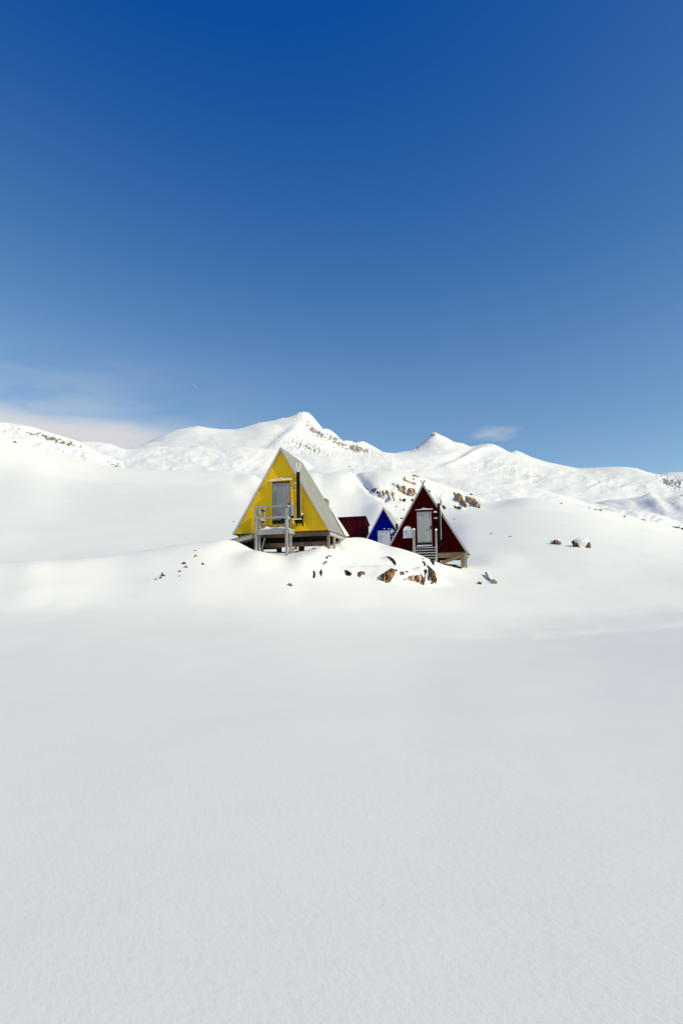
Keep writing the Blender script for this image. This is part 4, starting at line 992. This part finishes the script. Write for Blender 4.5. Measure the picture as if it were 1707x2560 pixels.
def ledge(poly, m, label, group, name='rock', hollow=None, bulge=.30, step=1.0):
    """bedrock breaking through the snow: outline read off the photograph, laid on the real slope, with its own relief"""
    SEED[0] += 1; sd_ = SEED[0]; P = np.array(poly, float); c = P.mean(0)
    x = np.arange(P[:, 0].min() - 3, P[:, 0].max() + 3, step); y = np.arange(P[:, 1].min() - 3, P[:, 1].max() + 3, step)
    GXp, GYp = np.meshgrid(x, y); q = np.stack([GXp, GYp], -1).reshape(-1, 2)
    dist = np.full(len(q), 1e9); ins = np.zeros(len(q), bool)
    for a, b in zip(P, np.roll(P, -1, 0)):
        ab = b - a; t = np.clip(((q - a) @ ab) / (ab @ ab), 0, 1); dist = np.minimum(dist, np.linalg.norm(q - a - t[:, None] * ab, axis=1))
        cr = ((a[1] > q[:, 1]) != (b[1] > q[:, 1])) & (q[:, 0] < (b[0] - a[0]) * (q[:, 1] - a[1]) / (b[1] - a[1] + 1e-12) + a[0]); ins ^= cr
    sdf = np.where(ins, dist, -dist) + .45 + fbm(q[:, 0] * .33 + sd_, q[:, 1] * .33, 3) * 1.3
    if hollow:
        for hx, hy, hr in hollow: sdf = np.minimum(sdf, np.hypot(q[:, 0] - hx, (q[:, 1] - hy) * 1.2) - hr)
    hp = hit(c[0], c[1]); X, Y = hits(q[:, 0], q[:, 1], hp.y); Z = ground(X, Y); k = hp.y / FPX
    ext = min(np.ptp(P[:, 0]), np.ptp(P[:, 1])) * k
    rel = ridged(q[:, 0] * .20 + q[:, 1] * .07 + sd_ * 3.1, q[:, 1] * .08 + sd_, 4, .65) - .5
    rel2 = fbm(q[:, 0] * .4 + sd_, q[:, 1] * .3, 4, .6)
    up = np.clip(sdf / 2.2, -1, 1) * .10 * ext + np.clip(sdf / 5, 0, 1) * ext * bulge * (.55 + 1.3 * rel + .7 * rel2)
    up = np.where(sdf < 0, -np.clip(-sdf / 1.5, 0, 1) * .14 * ext - .02, up + .02)
    V = np.stack([X - hp.x, Y - up * .75 - hp.y, Z + up * .66 - hp.z], -1)
    nr, nc = GXp.shape; ok = (sdf > -1.6).reshape(nr, nc); o2 = ok[:-1, :-1] & ok[1:, :-1] & ok[:-1, 1:] & ok[1:, 1:]
    ii, jj = np.nonzero(o2); f = np.stack([ii*nc + jj, (ii+1)*nc + jj, (ii+1)*nc + jj + 1, ii*nc + jj + 1], -1)
    u, inv = np.unique(f, return_inverse=True); f = inv.reshape(f.shape)
    o = link_mesh(name, V[u], f.tolist(), M[m]); o.location = hp; tag(o, label, 'rock' if name == 'rock' else 'outcrop', group); return o
def PZ(pts, x0, y0, k): return [(x0 + a / k, y0 + b / k) for a, b in pts]
G1 = 'small rocks on the snow left of the yellow hut'; G2 = 'rocks along the foot of the snow mound'; G3 = 'outcrops on the snowy hill behind the huts'
G4 = 'small stones far up the slope on the right'; G5 = 'rubble under the yellow hut\'s porch'
# left of the yellow hut
rock(390, 1449, 6, 4, 10, 'rock_dark', 'tiny dark rock tip, lowest and leftmost on the snow left of the yellow hut', G1)
rock(402, 1445, 4, 9, -38, 'rock_dark', 'thin dark rock sliver leaning beside the lowest left rock tip', G1)
rock(408, 1440, 10, 9, 20, 'rock_dark', 'largest dark rock of the lowest left cluster before the yellow hut', G1)
rock(405, 1434, 4, 3, 0, 'rock_dark', 'tiny dark speck of rock just above the lowest left rock cluster', G1)
rock(449, 1441, 5, 3, 15, 'rock_dark', 'tiny flat dark rock below the small cleft rock on the left snow slope', G1)
rock(450, 1429, 6, 6, -10, 'rock_dark', 'small cleft dark rock midway up the left snow slope', G1)
rock(460, 1410, 10, 8, -20, 'rock_dark', 'dark wedge of rock at the head of a slanting sliver on left slope', G1)
rock(467, 1418, 4, 11, -40, 'rock_dark', 'slanting dark rock sliver trailing right below a dark wedge of rock', G1)
rock(490, 1391, 7, 7, 25, 'rock', 'small brown rock near the top of the scatter left of the hut', G1)
rock(489, 1377, 6, 3, 10, 'rock_dark', 'tiny flat rock, highest of the scatter left of the yellow hut', G1)
rock(507, 1411, 6, 8, 10, 'rock_dark', 'small dark rock standing alone, rightmost of the scatter left of the hut', G1)
rock(728, 1463, 4, 16, -58, 'rock_dark', 'long thin dark rock edge slanting in the snow below the porch posts', G1)
# below the yellow hut, right
rock(809, 1410, 5, 9, 5, 'rock', 'small brown rock chip above the pair of upright rock blades', G2)
rock(815, 1408, 4, 12, 15, 'rock', 'narrow brown rock sliver between a small chip and the hut corner', G2)
rock(817, 1396, 9, 9, -30, 'rock_dark', 'dark rock lump below the right corner of the yellow hut', G2)
rock(823, 1391, 9, 5, 25, 'rock_dark', 'flat dark rock, highest in the row below the yellow hut\'s right corner', G2)
rock(990, 1427, 6, 6, 30, 'rock_dark', 'tiny dark stone at the top right of the large orange-brown rock', G2)
rock(1011, 1450, 6, 5, 0, 'rock_dark', 'tiny dark stone on the snow left of the long tan rock', G2)
rock(1058, 1398, 2.5, 8, -40, 'rock_dark', 'hair-thin dark rock edge, topmost above the striped crag', G2)
rock(1199, 1459, 10, 12, -35, 'rock_dark', 'dark forked stone on the snow to the right of the red hut\'s mound', G2)
# under the porch
rock(656, 1378, 10, 5, 10, 'rock_dark', 'dark flat stone at the left end of the rubble under the porch', G5)
rock(674, 1373, 12, 6, 10, 'rock_tan', 'low pale stone in the middle of the porch rubble', G5)
rock(697, 1370, 16, 5, 5, 'rock_tan', 'long low pale stone under the porch deck', G5)
rock(729, 1376, 12, 16, 12, 'rock', 'upright brown stone beside the porch\'s right-hand posts', G5)
rock(742, 1373, 14, 10, 15, 'rock', 'brown stone with dark cleft right of the porch posts', G5)
rock(743, 1380, 8, 8, 40, 'rock_dark', 'small dark stone at the front of the rubble right of porch', G5)
rock(756, 1370, 12, 6, 10, 'rock', 'low brown stone at the right end of the porch rubble', G5)
rock(787, 1371, 10, 4, 5, 'rock_dark', 'flat dark stone in front of the yellow hut\'s right corner stilt', G5)
# outcrops on the hill behind
Z4 = lambda p: PZ(p, 960, 1400, 10.453)
ledge([(783,1427),(787.4,1429.7),(789,1436.3),(785.8,1446),(782.5,1443),(784,1436.3)], 'ledge_dark', 'upright dark rock blade, left one of a pair below the yellow hut', G2)
ledge([(803,1423),(805.7,1429.7),(803.7,1441.3),(799,1431.3)], 'ledge_dark', 'upright brown-edged rock blade, right one of a pair below the yellow hut', G2)
ledge([(862.7,1425.7),(871,1428),(879.3,1434.6),(875.3,1439.6),(865.4,1438)], 'ledge_dark', 'dark rounded rock in the snow midway between yellow and red huts', G2)
ledge([(895,1431.3),(902.5,1428.7),(912.5,1431.3),(910.8,1437),(904,1435.6),(900.9,1442.3),(895.2,1442.3)], 'ledge_grey', 'notched brown rock right of the dark rounded rock between the huts', G2)
ledge([(968.9,1392.2),(973.8,1393.2),(985.4,1399.8),(990.4,1409.8),(987,1413),(982,1404.8),(975.5,1398)], 'ledge_dark', 'slanting dark brown rock strip on top of the snow mound', G2)
ledge([(952,1449.5),(951.6,1441),(955.6,1436),(961.5,1437),(969,1428),(976,1424),(982,1424.7),(988,1428),(985.4,1438),(979,1447),(977,1453),(969.5,1457),(965.5,1455.5),(969,1451),(963,1449.5),(957,1453)], 'ledge', 'large orange-brown slab of bedrock in the mound below the blue hut', G2)
ledge([(999.7,1430),(1006,1429.2),(1010.7,1431.6),(1009.7,1435.9),(1001,1438.3)], 'ledge', 'small square pinkish-brown rock between the two big orange rocks', G2)
ledge([(1012,1427.3),(1016.4,1428.2),(1020.7,1430.6),(1017.4,1431.4),(1013.6,1429.2)], 'ledge_dark', 'flat dark stone right above the small square pinkish-brown rock', G2)
ledge([(1017.4,1447.4),(1021.2,1442.1),(1026,1440.7),(1029.8,1443),(1031.7,1437.8),(1033.7,1439.2),(1033.5,1452.8),(1030.8,1452.1),(1025,1451.2),(1019.3,1449.7)], 'ledge_tan', 'long low tan rock leading up to a round orange rock', G2)
ledge([(1036,1446),(1036.5,1441),(1041.3,1438.3),(1046,1437.8),(1049.4,1443),(1050,1453.6),(1046.6,1457),(1040.4,1454.5),(1035.5,1453)], 'ledge', 'round orange-red rock at the foot of the mound below the red hut', G2)
ledge([(1050,1434.4),(1051.8,1436.4),(1055.7,1441),(1060.5,1447),(1063.3,1451.7),(1060.5,1455.5),(1059.5,1462.7),(1055.7,1462),(1054.7,1456.4),(1051.8,1460.3),(1049.5,1460.3),(1051.8,1455.5),(1054.2,1448.8),(1053.3,1442)], 'ledge_grey', 'forked brown rock spike between the orange rock and the striped crag', G2)
ledge([(1059.5,1425.4),(1066.2,1424),(1067,1430.6),(1064.3,1434.4),(1062.8,1443),(1062.4,1449.7),(1060,1447),(1062,1438.3),(1061.4,1432.5)], 'ledge_dark', 'narrow dark upright rock just left of the striped crag', G2)
ledge([(1071,1417),(1074.8,1419),(1079.6,1424),(1084.4,1428.7),(1088.2,1434.4),(1091,1443),(1092,1453.6),(1087.2,1458.4),(1083.4,1454.5),(1082.5,1460.3),(1075.8,1459.3),(1079.6,1453.6),(1078.6,1450.7),(1070,1451),(1070,1443),(1072,1433.5)], 'ledge_grey', 'tallest dark-striped brown crag below the red hut\'s steps', G2)
ledge([(1054.2,1404.3),(1059.5,1403.8),(1062.8,1407.7),(1063.8,1415.3),(1060,1414.4),(1059.5,1409.6),(1056.6,1406.2)], 'ledge_dark', 'curved dark rock flake above the tall striped crag', G2)
ledge([(1066.7,1411),(1069,1414.4),(1073.8,1417.7),(1070,1419.6),(1067.6,1418.2)], 'ledge_dark', 'thin dark rock splinter joining the curved flake to the striped crag', G2)
ledge([(1073.8,1400.5),(1083.4,1400),(1085.3,1405.7),(1084.8,1411.5),(1083,1413),(1080,1409.6),(1077.7,1404.8)], 'ledge_dark', 'dark rounded rock at the foot of the red hut\'s steps', G2)
# outcrops on the hill behind the huts
Z5 = lambda p: PZ(p, 900, 1180, 9.8)
Z2 = lambda p: PZ(p, 826, 1150, 3.484)
def crag(p, label, m='ledge_tan', hollow=None): return ledge(p, m, label, G3, 'outcrop', hollow, .27, .8)
crag(Z5([(150,400),(195,425),(195,455),(165,430)]), 'tiny dark outcrop at the lower end of the wind scoop', 'ledge_dark')
crag(Z5([(255,455),(330,405),(405,400),(375,460),(320,495)]), 'low dark-flecked outcrop, leftmost of the row above the blue hut', 'ledge_grey')
crag(Z5([(385,485),(435,480),(435,535),(400,525)]), 'small dark outcrop wedged below the leftmost low outcrop', 'ledge_dark')
crag(Z5([(455,470),(500,490),(515,560),(545,610),(600,640),(560,650),(500,600),(470,540)]), 'tilted brown outcrop second in the row above the blue hut')
crag(Z5([(520,455),(555,450),(615,520),(600,590),(570,570),(545,520)]), 'striped upright outcrop between two tilted ones above the blue hut')
crag(Z5([(620,450),(665,445),(705,520),(720,580),(745,640),(770,695),(710,690),(690,620),(655,540)]), 'tall leaning slab outcrop directly above the blue hut\'s peak')
crag(Z5([(745,545),(785,575),(778,488),(845,508),(835,560),(825,605),(855,705),(812,712),(797,625)]), 'forked outcrop spike right of the tall leaning slab')
crag(Z5([(955,650),(1000,675),(1005,720),(975,695)]), 'small dark outcrop, left one of two low lumps beside the red roof', 'ledge_dark')
crag(Z5([(1025,680),(1110,645),(1125,690),(1080,725),(1035,712)]), 'small dark outcrop, right one of two low lumps beside the red roof', 'ledge_dark')
crag(Z5([(1255,660),(1300,655),(1290,715),(1250,722)]), 'little dark outcrop touching the red hut\'s left roof edge', 'ledge_dark')
crag(Z5([(770,278),(842,273),(848,355),(820,348),(812,310),(780,308)]), 'small squarish outcrop alone above the big tan outcrops')
crag(Z5([(893,330),(930,298),(962,350),(1000,410),(1030,345),(1110,355),(1125,420),(1105,490),(1135,555),(1060,535),(990,498),(928,468),(945,420)]), 'big tan outcrop with a snowy hollow left of the red hut\'s peak', 'ledge_tan', [(1006.5, 1223.5, 3.2)])
crag(Z5([(1140,500),(1190,530),(1188,398),(1250,420),(1310,403),(1350,450),(1378,545),(1330,575),(1280,605),(1220,585),(1160,575),(1120,540)]), 'broad sandy outcrop with a dark right edge touching the red hut\'s roof', 'ledge_tan', [(1031.5, 1227, 2.4)])
crag(Z5([(1050,188),(1100,105),(1128,180),(1140,210),(1160,188),(1168,255),(1110,238)]), 'brown upright outcrop at left end of the topmost row')
crag(Z5([(1178,200),(1240,265),(1290,248),(1352,262),(1375,315),(1320,320),(1250,290),(1190,252)]), 'sandy block outcrop at right end of the topmost row')
crag(Z5([(1280,145),(1332,152),(1328,195),(1290,185)]), 'tiny pinkish outcrop above the sandy block')
crag(Z2([(712,136),(730,127),(778,130),(772,143),(720,143)]), 'long flat dark outcrop on the skyline of the hill', 'ledge_dark')
crag(Z2([(848,258),(868,262),(874,284),(860,280)]), 'small outcrop touching the red hut\'s right roof edge')
crag(Z2([(950,335),(968,348),(968,395),(955,390)]), 'narrow upright outcrop behind the red hut\'s stove pipe')
crag(Z2([(985,392),(1003,420),(990,432),(968,400)]), 'small dark outcrop low to the right of the red hut\'s pipe', 'ledge_dark')
crag(Z2([(1068,280),(1083,283),(1083,302),(1072,298)]), 'tiny outcrop above the right-hand brown outcrops', 'ledge_dark')
crag(Z2([(1085,312),(1110,288),(1147,320),(1162,365),(1187,390),(1182,414),(1150,397),(1118,370),(1085,347)]), 'big brown outcrop right of the red hut, left of its pair')
crag(Z2([(1168,318),(1220,333),(1262,350),(1287,390),(1307,400),(1302,422),(1260,412),(1225,387),(1188,365)]), 'pinkish outcrop tailing down at the far right of the hill')
crag(Z2([(1073,393),(1100,408),(1137,403),(1132,432),(1083,422)]), 'low brown outcrop in front of the right-hand pair of outcrops', 'ledge_grey')
crag(Z2([(1205,290),(1235,296),(1240,306),(1212,303)]), 'thin dark outcrop above the pinkish outcrop\'s left end', 'ledge_dark')
# lone stones
rock(989, 1267, 8, 3, -30, 'rock_dark', 'short dark rock edge in the snow, upper of two above the blue hut\'s right', G4)
rock(1007, 1275, 10, 3, -30, 'rock_dark', 'short dark rock edge in the snow, lower of two above the blue hut\'s right', G4)
rock(1003, 1297, 6, 7, 10, 'rock_dark', 'small dark stone between the blue hut\'s chimney cowl and the red roof', G4)
rock(584, 1304, 5, 2.5, 0, 'rock_dark', 'small dark stone in the snow left of the yellow hut wall', G4)
rock(38, 1106, 8, 5, 15, 'rock_dark', 'dark stone on the snow crest at the far left', G4)
rock(1136, 1298, 5, 4, 10, 'rock_dark', 'small brown stone alone on the slope right of the red hut', G4)
rock(1227, 1335, 5, 4, 0, 'rock_dark', 'dark speck of stone, left of two far right of the red hut', G4)
rock(1275, 1342, 6, 4, 0, 'rock_dark', 'dark speck of stone, right of two far right of the red hut', G4)
for (a, b, w, h), l in zip([(1402, 1259, 6, 3), (1472, 1270, 6, 3), (1488, 1274, 9, 3.5), (1500, 1276, 9, 6), (1560, 1292, 5, 6), (1607, 1300, 13, 4), (1691, 1319, 16, 7), (1704, 1323, 6, 6)],
        ['tiny stone on the skyline of the smooth slope, leftmost of its row', 'small dark stone starting the chain along the right-hand crest', 'flat dark stone second in the chain along the right-hand crest',
         'dark hooked stone third in the chain along the right-hand crest', 'small upright dark stone alone below the rocky knoll', 'low flat brown stone below the rocky knoll', 'long dark stone near the right edge of the picture', 'dark stone cut by the right edge of the picture']):
    rock(a, b, w, h, 8, 'rock_dark', l, G4)
# the two boulders on the right-hand slope
def boulder(px, py, w, h, label, seed, edge, tilt):
    p = hit(px, py + h * .46); k = p.y / FPX; sx, sy, sz = w * k / 2 * 1.02, w * k * .40, h * k * .60
    bm = bmesh.new(); bmesh.ops.create_icosphere(bm, subdivisions=5, radius=1.0)
    P = np.array([v.co[:] for v in bm.verts]); rs = np.random.RandomState(seed)
    P = P * (1 + .22 * fbm(P[:, 0] * .9 + seed, P[:, 2] * .9 + P[:, 1] * .8, 3))[:, None]
    for q in range(6):
        n = rs.normal(size=3); n /= np.linalg.norm(n); s = P @ n - rs.uniform(.62, .9); P = P - np.clip(s, 0, None)[:, None] * n * .9
    P = P / np.abs(P).max(0); x, z = P[:, 0].copy(), P[:, 2].copy()
    f1 = fbm(P[:, 0] * 3 + seed, P[:, 2] * 3 + P[:, 1] * 2, 4, .6)
    mask = z - np.interp(x, [e[0] for e in edge], [e[1] for e in edge]) + .30 * f1
    c, sn = math.cos(R(tilt)), math.sin(R(tilt))
    def put(Q): 
        Q = Q * np.array((sx, sy, sz)); return np.stack([Q[:, 0]*c + Q[:, 2]*sn, Q[:, 1], -Q[:, 0]*sn + Q[:, 2]*c], -1)
    B = put(P * (1 + .035 * fbm(P[:, 0] * 5, P[:, 2] * 5 + P[:, 1] * 4, 4, .6))[:, None]); S = put(P * (1 + .055 * np.clip(mask * 3 + .3, -.9, 1))[:, None])
    fs = [[v.index for v in f.verts] for f in bm.faces]; bm.free()
    o = link_mesh('boulder', B, fs, M['rock_pink']); o.location = p + Vector((0, sy * .6, h * k * .33)); o.rotation_euler = (0, 0, -math.atan2(p.x, p.y))
    tag(o, label, 'boulder', 'boulders on the slope right of the huts')
    keep = [f for f in fs if max(mask[i] for i in f) > 0]; ids = sorted({i for f in keep for i in f}); m_ = {a: b for b, a in enumerate(ids)}
    link_mesh('snow_cap', S[ids], [[m_[i] for i in f] for f in keep], M['lying'], o, True)
boulder(1455, 1357, 50, 27, 'big reddish-brown boulder under a cap of snow', 41, [(-1, 1.2), (-.85, .75), (-.6, .42), (-.25, .05), (.05, -.45), (.25, -.8), (.4, -.6), (.52, -.05), (.64, .5), (.8, 1), (1, 1.3)], 12)
boulder(1391, 1355, 27, 14, 'smaller pinkish boulder, snowed over on its left', 44, [(-1, -.6), (-.7, -.2), (-.45, .5), (-.2, 1.3), (1, 1.5)], 16)

# weathered paddle-like stick and a dark plank left lying by the red hut
def stick():
    a = hit(1214, 1438); b = hit(1234, 1459); k = b.y / FPX
    top = a + Vector((0, -.05, .10)); mid = hit(1221, 1450) + Vector((0, -.04, .04)); end = b + Vector((0, -.06, .08))
    root = empty('shovel', b, 0); tag(root, 'old wooden shovel lying in the snow at lower right of red hut', 'shovel')
    inv = lambda v: v - b
    s = MB(); s.tube(inv(top), inv(mid), .065, .045, 10); s.build('handle', 'grey_wood', root)
    s = MB(); s.tube(inv(mid), inv(end), .035, .03, 8); s.build('shaft', 'dark_wood', root)
    bl = MB(); bl.bar(inv(end) + Vector((-.09, 0, .08)), inv(end) + Vector((.10, 0, -.10)), .20, .05, (0, 1, .3)); bl.build('blade', 'shovel', root, .02)
stick()
def plank():
    a = hit(1131, 1417); b = hit(1152, 1422)
    o = MB().bar(Vector((0, 0, .05)), (b - a) + Vector((0, 0, .02)), .16, .14).build('plank', 'tar', None); o.location = a
    tag(o, 'dark plank lying in the snow beside the red hut\'s right-hand stilt', 'plank')
plank()

# ------------------------------------------------------------------ far condensation trail
def contrail():
    a = at(484.5, 960.5, 5000); b = at(494, 970.5, 5000); m = (a + b) / 2
    s = MB(); s.tube(a - m, b - m, 1.4, 2.6, 10); o = s.build('contrail', 'contrail'); o.location = m
    tag(o, 'short white condensation trail high in the blue sky above the left ridge', 'contrail')
contrail()
